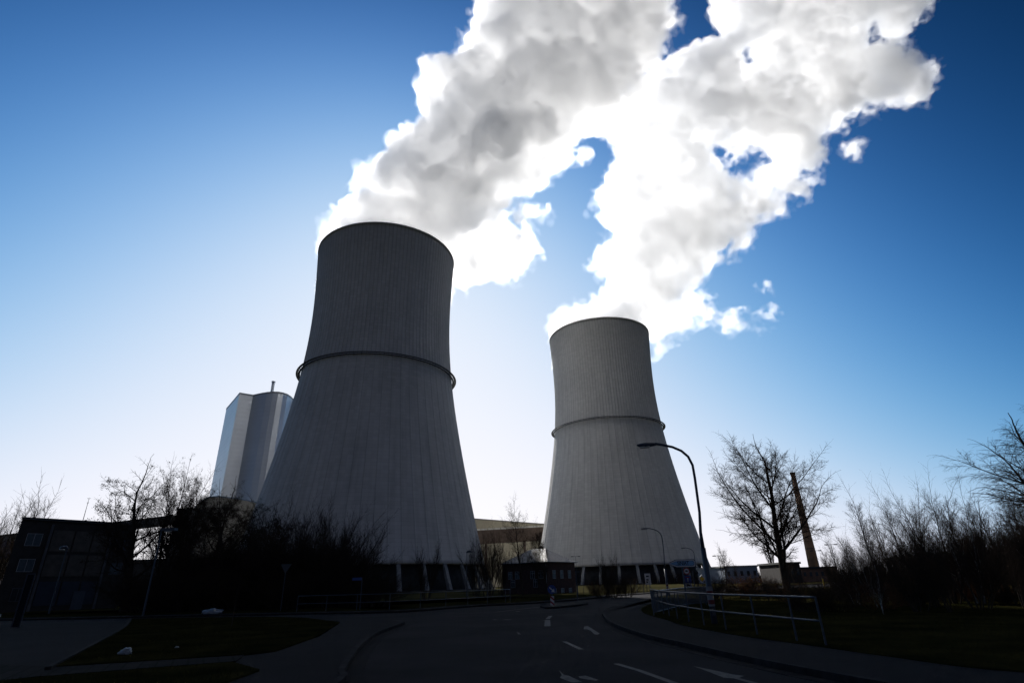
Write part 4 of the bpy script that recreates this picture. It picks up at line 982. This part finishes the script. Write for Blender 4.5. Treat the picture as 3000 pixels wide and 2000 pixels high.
# curved arm lamps: one kind, three copies
P0 = g(2094, 1825, 0.14); Yl = P0.y
def arc_lamp():
    t = thing('street_lamp', 'nearest street lamp, tall pole with a curved arm rising behind the tubular railing', 'street lamp', tuple(P0), 0, 'curved arm street lamps')
    pts = [at(2066, 1600, Yl), at(2054, 1500, Yl), at(2038, 1400, Yl), at(2029, 1362, Yl), at(2016, 1337, Yl), at(1996, 1320, Yl), at(1970, 1309, Yl), at(1938, 1302, Yl), at(1918, 1299, Yl)]
    L_ = [p - P0 for p in pts]; x0 = L_[0].x; L_ = [Vector((p.x - x0 * max(0, 1 - i / 3), 0, p.z)) for i, p in enumerate(L_)]
    hz = L_[0].z
    bm = BM(); tube(bm, [(0, 0, -0.1), (0, 0, hz * 0.45), (0, 0, hz * 0.98)], [0.105, 0.10, 0.095], 12); obj('pole', bm, M_pole, t, smooth=True)
    bm = BM(); ps = [Vector((0, 0, hz * 0.98))] + [Vector((0, 0, hz + 0.5))] + L_[1:]; tube(bm, ps, [0.075, 0.06] + [0.052] * (len(ps) - 2), 10); obj('arm', bm, M_pole, t, smooth=True)
    e = L_[-1]; ln = 0.78
    hd = obj('lamp_head', head_bm(ln), M_pole, t); hd.location = e + Vector((0.06, 0, 0)); hd.rotation_euler = (0, R_(-4), 0)
    bm = BM(); prism(bm, [(-ln + 0.1, -0.08), (-ln + 0.48, -0.09), (-ln + 0.48, 0.09), (-ln + 0.1, 0.08)], -0.13, -0.075); ls = obj('lens', bm, M_lens, hd)
    bm = BM(); tube(bm, [(0, 0, 0.55), (0, 0, 1.2)], 0.112, 14); sl = obj('marker_sleeve', bm, mat('grey_white_sleeve', (0.16, 0.16, 0.17), 0.7, 0.2, 6), t)  # white sleeve film, base colour toned down to an even grey
    for z in (0.62, 0.92):
        bm = BM(); tube(bm, [(0.0, 0, z), (0.0, 0, z + 0.14)], 0.116, 14); s2 = obj('red_band', bm, mat('dull_red_band', (0.10, 0.008, 0.008), 0.7), sl)
    bm = BM(); box(bm, -0.06, 0.06, -0.112, -0.10, 0.25, 0.5); obj('service_door', bm, M_gry, t)
    return t
def head_bm(ln):
    bm = BM(); st = [(0.0, 0.05, 0.05, 0.0), (-0.12, 0.10, 0.07, 0.0), (-0.45, 0.14, 0.10, 0.0), (-0.66, 0.12, 0.07, 0.01), (-ln, 0.05, 0.03, 0.03)]
    rings = []
    for x, wy, hz_, dz in st:
        rings.append([bm.verts.new((x, wy * math.cos(a), dz - 0.02 + hz_ * math.sin(a))) for a in [2 * math.pi * k / 12 for k in range(12)]])
    for a, b in zip(rings, rings[1:]):
        for k in range(12): bm.faces.new((a[k], a[(k + 1) % 12], b[(k + 1) % 12], b[k]))
    bm.faces.new(rings[0]); bm.faces.new(rings[-1][::-1]); bmesh.ops.recalc_face_normals(bm, faces=bm.faces); return bm
lamp = arc_lamp()
def dup_at(src, px_top, py_top, htop, label, rz=0, grp=None, py_off=0):
    """put a copy where its top (height htop) is seen at the given pixel"""
    v = ray(px_top, py_top); t_ = (htop - CAMZ) / v.z; P = Vector((v.x * t_, v.y * t_, 0.1)); return P
hl = at(1970, 1303, Yl).z
for (px, py, lab) in ((1905, 1547, 'second street lamp with a curved arm, dark against the farther cooling tower'), (2012, 1604, 'third and smallest curved arm street lamp, above the direction sign')):
    v = ray(px, py); t_ = (hl - CAMZ) / v.z; P = Vector((v.x * t_ + 1.0, v.y * t_, 0.1))
    dup(lamp, P, 0, lab, 'curved arm street lamps')
def post_lamp(px, py, Y, z0, label, side=1, flat=False, name='street_lamp', grp=None):
    top = at(px, py, Y); t = thing(name, label, 'street lamp', (top.x, Y, z0), 0, grp); h = top.z - z0
    bm = BM(); tube(bm, [(0, 0, -0.1), (0, 0, h * 0.5), (0, 0, h)], [0.08, 0.065, 0.05], 8); obj('pole', bm, M_pole, t)
    bm = BM()
    if flat:
        prism(bm, [(0.0, -0.22), (side * 1.15, -0.22), (side * 1.2, 0.22), (0.0, 0.22)], h - 0.05, h + 0.16)
    else:
        for (r0, z_) in (): pass
        tube(bm, [(-0.1 * side, 0, h - 0.05), (0.15 * side, 0, h + 0.12), (0.5 * side, 0, h + 0.12), (0.85 * side, 0, h - 0.02)], [0.07, 0.16, 0.2, 0.08], 10)
    bmesh.ops.recalc_face_normals(bm, faces=bm.faces)
    hd = obj('lamp_head', bm, M_pole, t)
    bm = BM(); prism(bm, [(side * 0.3, -0.1), (side * 0.75, -0.1), (side * 0.75, 0.1), (side * 0.3, 0.1)], h - 0.12, h - 0.055 if flat else h - 0.02); bmesh.ops.recalc_face_normals(bm, faces=bm.faces); obj('lens', bm, M_lens, hd)
    return t
post_lamp(474, 1553, g(418, 1806).y, 0, 'street lamp with a flat rectangular head among the leafless trees at left', 1, True)
post_lamp(197, 1606, 62, 0, 'street lamp with a small hooded head in front of the flat roofed building', -1)
post_lamp(1368, 1617, 95, 0.1, 'post lamp with a hooded head before the right edge of the nearer cooling tower', 1)
def tee_lamp(px, py, Y, label):
    top = at(px, py, Y); t = thing('mast_lamp', label, 'street lamp', (top.x, Y, 0), 0, 'double headed mast lamps')
    bm = BM(); tube(bm, [(0, 0, -0.1), (0, 0, top.z)], [0.12, 0.07], 8); obj('mast', bm, M_pole, t)
    bm = BM(); tube(bm, [(-1.5, 0, top.z), (1.5, 0, top.z)], 0.06, 6); obj('crossarm', bm, M_pole, t)
    for s in (-1, 1):
        bm = BM(); prism(bm, [(s * 0.9, -0.2), (s * 1.8, -0.2), (s * 1.8, 0.2), (s * 0.9, 0.2)], top.z - 0.15, top.z + 0.1); bmesh.ops.recalc_face_normals(bm, faces=bm.faces); obj('lamp_head', bm, M_galv, t)
tee_lamp(2434, 1594, 170, 'double headed mast lamp above the thicket at right'); tee_lamp(2389, 1612, 190, 'double headed mast lamp just right of the chimney')
tee_lamp(1686, 1629, 230, 'double headed mast lamp right of the brick house roof'); tee_lamp(2105, 1627, 180, 'double headed mast lamp among small trees right of the farther tower')

# tubular railing round the footway
def railing(name, label, base_pts, h, mid, rad, post_every, group=None, mt=None, close=True):
    pts = smooth_line(base_pts, 5); o0 = pts[0].copy(); z = 0.13
    t = thing(name, label, 'railing', (o0.x, o0.y, z)); L_ = [p - o0 for p in pts]; L_ = [Vector((p.x, p.y, 0)) for p in L_]
    mt = mt or M_galv
    bm = BM(); tube(bm, [p + Vector((0, 0, h)) for p in L_], rad, 8); obj('top_rail', bm, mt, t, smooth=True)
    for m_ in mid:
        bm = BM(); tube(bm, [p + Vector((0, 0, m_)) for p in L_], rad * 0.85, 8); obj('lower_rail', bm, mt, t, smooth=True)
    acc = 0; last = L_[0]; posts = [L_[0]]
    for p in L_[1:]:
        seg = (p - last).length
        while acc + seg >= post_every:
            q = last.lerp(p, (post_every - acc) / seg); posts.append(q); seg -= (post_every - acc); acc = 0; last = q
        acc += seg; last = p
    if (posts[-1] - L_[-1]).length > 0.5: posts.append(L_[-1])
    bm = BM(); tube(bm, [(0, 0, -0.15), (0, 0, h)], rad * 0.95, 8); me = bpy.data.meshes.new('post'); bm.to_mesh(me); bm.free(); me.materials.append(mt)
    for q in posts:
        o = bpy.data.objects.new('post', me); C.objects.link(o); o.parent = t; o.location = q
    return t
rp = [g(*p, 0.13 + 0.52) for p in ((1908, 1752), (1945, 1763), (1982, 1771), (2071, 1784), (2150, 1792), (2280, 1804), (2404, 1815))]
railing('tubular_railing', 'grey blue tubular railing curving along the footway past the nearest street lamp', rp, 1.0, (0.5,), 0.027, 1.9)
rp = [g(*p) for p in ((868, 1796), (1180, 1788), (1495, 1768))]
railing('tubular_railing', 'thin two-rail railing along the far footway in front of the nearer cooling tower', rp, 1.05, (0.52,), 0.028, 2.4, mt=M_pole)
# picket railing of the culvert
a, b, c_ = g(1908, 1731, 1.13), g(2007, 1721, 1.13), g(2075, 1718, 1.13)
t = railing('picket_railing', 'dark picket railing running back from the end of the tubular railing', [a, b, c_], 1.0, (0.12,), 0.03, 2.2, mt=M_pole)
pts = [Vector((p.x - a.x, p.y - a.y, 0)) for p in (a, b, c_)]
bm = BM(); tube(bm, [(0, 0, 0.12), (0, 0, 1.0)], 0.012, 5); me = bpy.data.meshes.new('picket'); bm.to_mesh(me); bm.free(); me.materials.append(M_pole)
tot = (pts[1] - pts[0]).length; n1 = min(60, int(tot / 0.28)); n2 = min(39, int((pts[2] - pts[1]).length / 0.28))
sm = smooth_line([a, b, c_], 20); sm = [Vector((p.x - a.x, p.y - a.y, 0)) for p in sm]
for k in range(98):
    f = (k + 0.5) / 98 * (len(sm) - 1); i = int(f); q = sm[i].lerp(sm[i + 1], f - i)
    o = bpy.data.objects.new('picket', me); C.objects.link(o); o.parent = t; o.location = q
# wire mesh fence beyond the road
a, b = g(1694, 1744), g(1906, 1741); L_ = (b - a).length; rz = math.atan2(b.y - a.y, b.x - a.x)
t = thing('mesh_fence', 'low wire mesh fence beyond the road bend before the farther cooling tower', 'fence', (a.x, a.y, 0.1), rz)
for k in range(13):
    bm = BM(); tube(bm, [(L_ * k / 12, 0, -0.1), (L_ * k / 12, 0, 1.5)], 0.035, 6); obj('post', bm, M_pole, t)
bm = BM()
for k in range(13): tube(bm, [(0, 0, 0.05 + 0.118 * k), (L_, 0, 0.05 + 0.118 * k)], 0.006, 3)
for k in range(int(L_ / 0.2)): tube(bm, [(0.2 * k, 0, 0.05), (0.2 * k, 0, 1.48)], 0.006, 3)
tag(obj('wire_mesh', bm, M_pole, t), kind='stuff')

# ---- signs
def poly_plate(bm, pts, y0, y1):
    a = [bm.verts.new((p[0], y0, p[1])) for p in pts]; b = [bm.verts.new((p[0], y1, p[1])) for p in pts]; n = len(pts)
    bm.faces.new(a); bm.faces.new(b[::-1])
    for i in range(n): bm.faces.new((a[i], b[i], b[(i + 1) % n], a[(i + 1) % n]))
    bmesh.ops.recalc_face_normals(bm, faces=bm.faces)
def plate(name, pts, y0, y1, m, parent):
    bm = BM(); poly_plate(bm, pts, y0, y1); return obj(name, bm, m, parent)
def circ(cx, cz, r, n=32, a0=0): return [(cx + r * math.cos(2 * math.pi * k / n + a0), cz + r * math.sin(2 * math.pi * k / n + a0)) for k in range(n)]
def text(name, s, size, loc, m, parent, rot=(R_(90), 0, 0), sx_=1.0):
    cu = bpy.data.curves.new(name, 'FONT'); cu.body = s; cu.size = size; cu.extrude = 0.002; cu.align_x = 'CENTER'; cu.align_y = 'CENTER'; cu.offset = size * 0.02
    o = bpy.data.objects.new(name, cu); C.objects.link(o); dg = bpy.context.evaluated_depsgraph_get()
    me = bpy.data.meshes.new_from_object(o.evaluated_get(dg)); bpy.data.objects.remove(o)
    o = bpy.data.objects.new(name, me); C.objects.link(o); me.materials.clear(); me.materials.append(m); o.parent = parent; o.location = loc; o.rotation_euler = rot; o.scale = (sx_, 1, 1)
    return o
# direction sign
Ys = 29.5
a, b = at(1955, 1650, Ys), at(2036, 1637, Ys); zb = at(2000, 1661, Ys).z; zt = at(2000, 1637.5, Ys).z; W = b.x - a.x; Hs = zt - zb
pb = at(2000, 1664, Ys)
t = thing('direction_sign', 'pale blue arrow shaped direction sign pointing left before the farther cooling tower', 'road sign', (pb.x, Ys, 0.13))
bm = BM(); tube(bm, [(0, 0.06, -0.15), (0, 0.06, zt - 0.13)], 0.04, 8); obj('pole', bm, M_pole, t)
x0 = a.x - pb.x; x1 = b.x - pb.x; zc = (zb + zt) / 2 - 0.13; hh = Hs / 2
def arrow(i): 
    k = hh - i; tipx = x0 + i * 1.3; return [(tipx, zc), (tipx + 0.42, zc + k), (x1 - i - 0.06, zc + k), (x1 - i, zc + k - 0.06), (x1 - i, zc - k + 0.06), (x1 - i - 0.06, zc - k), (tipx + 0.42, zc - k)]
plate('sign_edge', arrow(0.0), 0.0, 0.02, M_blk, t); plate('sign_board', arrow(0.022), -0.004, -0.0005, M_whi, t)
plate('sign_border', arrow(0.07), -0.008, -0.0045, M_blk, t); sf = plate('sign_face', arrow(0.085), -0.012, -0.0085, M_lblu, t)
text('lettering', 'SINIAT', 0.24, ((x0 + x1) / 2 + 0.08, -0.0145, zc), M_blk, t, sx_=0.8)
# sign post: round ban sign, blue dead end sign, white plate
Ys = 47; c0 = at(2011.5, 1672, Ys)
t = thing('road_sign_post', 'post with a red ringed round sign over a blue square sign and white plate', 'road sign', (c0.x, Ys, 0.13))
z0 = c0.z - 0.13; bm = BM(); tube(bm, [(0, 0.05, -0.15), (0, 0.05, z0 + 0.25)], 0.035, 8); obj('pole', bm, M_galv, t)
plate('round_sign', circ(0, z0, 0.27), 0.0, 0.02, M_red, t); plate('round_sign_face', circ(0, z0, 0.19), -0.004, -0.0005, M_whi, t)
plate('emblem', [(-0.1, z0 - 0.04), (0.1, z0 - 0.04), (0.1, z0 + 0.03), (0.05, z0 + 0.07), (-0.1, z0 + 0.07)], -0.008, -0.0045, M_blk, t)
z1 = z0 - 0.57; plate('dead_end_sign', [(-0.27, z1 - 0.28), (0.27, z1 - 0.28), (0.27, z1 + 0.25), (-0.27, z1 + 0.25)], 0.0, 0.02, M_blu, t)
plate('emblem', [(-0.04, z1 - 0.2), (0.04, z1 - 0.2), (0.04, z1 + 0.08), (-0.04, z1 + 0.08)], -0.004, -0.0005, M_whi, t)
plate('emblem', [(-0.15, z1 + 0.085), (0.15, z1 + 0.085), (0.15, z1 + 0.16), (-0.15, z1 + 0.16)], -0.004, -0.0005, M_red, t)
z2 = z1 - 0.44; plate('extra_plate', [(-0.26, z2 - 0.13), (0.26, z2 - 0.13), (0.26, z2 + 0.13), (-0.26, z2 + 0.13)], 0.0, 0.02, M_whi, t)
plate('emblem', [(-0.16, z2 - 0.05), (0.16, z2 - 0.05), (0.16, z2 + 0.02), (0.06, z2 + 0.06), (-0.1, z2 + 0.06)], -0.004, -0.0005, M_blk, t)
# priority road diamond
Ys = 52; c0 = at(2056.5, 1694.5, Ys)
t = thing('priority_sign', 'yellow diamond sign with white border beside the brown shrubs', 'road sign', (c0.x, Ys, 0.13)); z0 = c0.z - 0.13
bm = BM(); tube(bm, [(0, 0.05, -0.15), (0, 0.05, z0 + 0.2)], 0.03, 8); obj('pole', bm, M_galv, t)
plate('sign_board', circ(0, z0, 0.34, 4), 0, 0.02, M_whi, t); plate('sign_face', circ(0, z0, 0.22, 4), -0.004, -0.0005, M_yel, t)
# white notice board
Ys = 88; c0 = at(1898, 1695, Ys)
t = thing('notice_board', 'narrow white board on legs before the piers of the farther cooling tower', 'sign', (c0.x, Ys, 0)); z0 = c0.z
for s in (-0.3, 0.3):
    bm = BM(); tube(bm, [(s, 0.05, -0.1), (s, 0.05, z0)], 0.03, 6); obj('leg', bm, M_galv, t)
plate('board', [(-0.42, z0 - 0.75), (0.42, z0 - 0.75), (0.42, z0 + 0.75), (-0.42, z0 + 0.75)], 0, 0.03, M_whi, t)
for k, zz in enumerate((0.35, -0.1, -0.45)): plate('printed_panel', [(-0.25, z0 + zz - 0.08), (0.2 - 0.1 * k, z0 + zz - 0.08), (0.2 - 0.1 * k, z0 + zz + 0.12), (-0.25, z0 + zz + 0.12)], -0.004, -0.0005, M_gry, t)
# keep right sign with striped beacon on the traffic island
b0 = g(1618, 1777); Ys = b0.y; c0 = at(1616.5, 1725.5, Ys)
t = thing('keep_right_sign', 'round blue arrow sign above a red and white striped board on the traffic island', 'road sign', (c0.x, Ys, 0.12)); z0 = c0.z - 0.12
bm = BM(); tube(bm, [(0, 0.05, -0.1), (0, 0.05, z0)], 0.03, 8); obj('pole', bm, M_galv, t)
plate('round_sign', circ(0, z0, 0.30), 0, 0.02, M_blu, t)
ar = [(-0.16, 0.17), (-0.2, 0.12), (0.04, -0.08), (-0.06, -0.16), (0.19, -0.19), (0.17, 0.06), (0.1, -0.03)]
plate('arrow', [(x, z0 + z) for x, z in ar], -0.004, -0.0005, M_whi, t)
zb_ = z0 - 0.95; bw = plate('striped_board', [(-0.14, zb_ - 0.42), (0.14, zb_ - 0.42), (0.14, zb_ + 0.5), (-0.14, zb_ + 0.5)], 0, 0.02, M_whi, t)
for k in range(3):
    zz = zb_ - 0.36 + k * 0.32; plate('red_stripe', [(-0.139, zz + 0.12), (0.139, zz - 0.1), (0.139, zz + 0.05), (-0.139, zz + 0.27)][:4], -0.004, -0.0005, M_red, bw)
# traffic lights seen from the side / back
def signal(px, py, pyb, Y, label):
    c0 = at(px, py, Y); t = thing('traffic_light', label, 'traffic light', (c0.x, Y, 0.1), R_(25), 'traffic lights'); z0 = c0.z - 0.1
    bm = BM(); tube(bm, [(0, 0, -0.1), (0, 0, z0 + 0.5)], 0.05, 8); obj('pole', bm, M_pole, t)
    bm = BM(); box(bm, 0.06, 0.36, -0.16, 0.14, z0 - 0.5, z0 + 0.5); h_ = obj('signal_head', bm, M_blk, t)
    for k in range(3):
        bm = BM(); tube(bm, [(0.21, -0.162, z0 + 0.33 - 0.33 * k), (0.21, -0.30, z0 + 0.33 - 0.33 * k)], 0.11, 10); obj('visor', bm, M_blk, h_)
signal(1688, 1689, 1767, 54, 'traffic light on a dark pole at the right corner of the brick house'); signal(2032, 1690, 1740, 50, 'traffic light on a dark pole between the round sign and the yellow diamond')
# blue street name sign
b0 = g(1053, 1790); c0 = at(1061, 1694.5, b0.y)
t = thing('street_name_sign', 'small blue street name plate on a thin pole before the tower piers', 'road sign', (c0.x, b0.y, 0.12)); z0 = c0.z - 0.12
bm = BM(); tube(bm, [(0, 0, -0.1), (0, 0, z0 + 0.1)], 0.03, 8); obj('pole', bm, M_pole, t)
plate('name_plate', [(-0.75, z0 - 0.1), (-0.04, z0 - 0.1), (-0.04, z0 + 0.1), (-0.75, z0 + 0.1)], -0.01, 0.01, M_blu, t)
# give way sign seen from the left wood
b0 = g(814, 1794); c0 = at(838, 1664, b0.y)
t = thing('triangular_sign', 'back of a triangular sign on a thin pole before the left wood', 'road sign', (c0.x, b0.y, 0.12)); z0 = c0.z - 0.12
bm = BM(); tube(bm, [(0, 0, -0.1), (0, 0, z0 + 0.3)], 0.03, 8); obj('pole', bm, M_pole, t)
plate('sign_board', [(-0.45, z0 + 0.33), (0.45, z0 + 0.33), (0, z0 - 0.42)], -0.05, -0.035, M_gry, t)
# yellow marker post
c0 = g(2418, 1729); t = thing('marker_post', 'slim yellow marker post in the grass right of the chimney', 'post', (c0.x, c0.y, 0))
bm = BM(); hz_ = at(2411, 1690, c0.y).z; tube(bm, [(0, 0, -0.1), (0, 0, hz_ - 0.15)], 0.06, 8); obj('post', bm, M_yel, t)
bm = BM(); tube(bm, [(0, 0, hz_ - 0.147), (0, 0, hz_)], [0.075, 0.03], 8); obj('cap', bm, M_blk, t)
# stele at the left edge
c0 = g(43, 1842); hz_ = at(78, 1680, c0.y).z
t = thing('sign_stele', 'tall dark blue framed sign stele near the left edge', 'sign', (c0.x, c0.y, 0.02), R_(35))
bm = BM(); box(bm, -0.14, 0.14, -0.05, 0.05, 0.1, hz_ - 0.06); obj('panel', bm, mat('stele_panel', (0.006, 0.008, 0.015), 0.7, 0.1, 3, spec=0.1), t)
for s in (-0.172, 0.172):
    bm = BM(); box(bm, s - 0.03, s + 0.03, -0.07, 0.07, -0.05, hz_); obj('post', bm, M_galv, t)
bm = BM(); box(bm, -0.14, 0.14, -0.06, 0.06, hz_ - 0.057, hz_); obj('crossbar', bm, M_galv, t)
# litter
def crumple(name, label, pos, sx_, sy_, sz_, m, seed):
    rs2 = np.random.RandomState(seed); bm = BM(); bmesh.ops.create_icosphere(bm, subdivisions=4, radius=1)
    co_ = np.array([v.co[:] for v in bm.verts], np.float32); d = vnoise(co_, 0.45, seed) * 0.35 + np.abs(vnoise(co_, 0.2, seed + 1)) * 0.25
    for v, k in zip(bm.verts, d): v.co *= 1 + float(k); v.co = Vector((v.co.x * sx_, v.co.y * sy_, max(v.co.z, -0.25) * sz_ + 0.25 * sz_))
    o = obj(name, bm, m, loc=pos, smooth=True); return tag(o, label, name.replace('_', ' '))
M_plast = mat('white_plastic', (0.14, 0.16, 0.19), 0.4, 0.1, 3)
crumple('plastic_bag', 'crumpled white plastic bag lying on the lawn', g(365, 1915, 0.15), 0.15, 0.10, 0.11, M_plast, 3)
crumple('paper_scrap', 'small pale scrap of paper on the lawn right of the plastic bag', g(518, 1896, 0.15), 0.06, 0.05, 0.03, M_plast, 4)
crumple('plastic_sheet', 'low heap of pale plastic sheeting at the edge of the left wood', g(624, 1796, 0.13), 0.62, 0.4, 0.26, M_plast, 5)

# parked car cut by the left edge
c0 = g(-38, 1850)
t = thing('parked_car', 'dark parked car mostly hidden beyond the left edge', 'car', (c0.x - 3.0, c0.y + 0.6, 0.02), R_(20))
Mcar = mat('car_paint', (0.02, 0.022, 0.025), 0.25, 0.1, 1, spec=0.7)
sec = [(-2.1, 0.35), (-2.12, 0.75), (-1.95, 0.95), (-1.3, 1.0), (-0.75, 1.4), (0.55, 1.43), (1.15, 1.02), (1.95, 0.88), (2.12, 0.65), (2.1, 0.35)]
bm = BM(); rows = []
for y_, ins in ((-0.84, 0.04), (-0.6, 0.0), (0.6, 0.0), (0.84, 0.04)):
    rows.append([bm.verts.new((x * (1 - ins * 0.6), y_ * (0.82 if z > 1.2 else 1.0), z - ins)) for x, z in sec])
for a, b in zip(rows, rows[1:]):
    for k in range(len(sec)): bm.faces.new((a[k], a[(k + 1) % len(sec)], b[(k + 1) % len(sec)], b[k]))
bm.faces.new(rows[0]); bm.faces.new(rows[-1][::-1]); bmesh.ops.recalc_face_normals(bm, faces=bm.faces); obj('body', bm, Mcar, t)
for y_ in (-0.80, 0.80):
    s = 1 if y_ > 0 else -1
    bm = BM(); vs = [bm.verts.new(p) for p in ((-1.0, y_ + s * 0.02, 1.0), (0.95, y_ + s * 0.02, 1.0), (0.5, y_ * 0.87, 1.33), (-0.65, y_ * 0.87, 1.33))]; bm.faces.new(vs); obj('side_window', bm, M_glass, t)
bm = BM(); vs = [bm.verts.new(p) for p in ((1.13, -0.62, 1.055), (1.13, 0.62, 1.055), (0.6, 0.55, 1.425), (0.6, -0.55, 1.425))]; bm.faces.new(vs); obj('windscreen', bm, M_glass, t)
for x_ in (-1.3, 1.3):
    for y_ in (-0.76, 0.76):
        bm = BM(); tube(bm, [(x_, y_ - 0.1, 0.31), (x_, y_ + 0.1, 0.31)], 0.31, 20); wh = obj('wheel', bm, mat('tyre', (0.015, 0.015, 0.015), 0.9), t)
        bm = BM(); tube(bm, [(x_, y_ - 0.112, 0.31), (x_, y_ + 0.112, 0.31)], 0.19, 16); obj('rim', bm, M_galv, wh)
for y_ in (-0.58, 0.58):
    bm = BM(); box(bm, 1.98, 2.125, y_ - 0.16, y_ + 0.16, 0.62, 0.76); obj('headlight', bm, M_lens, t)
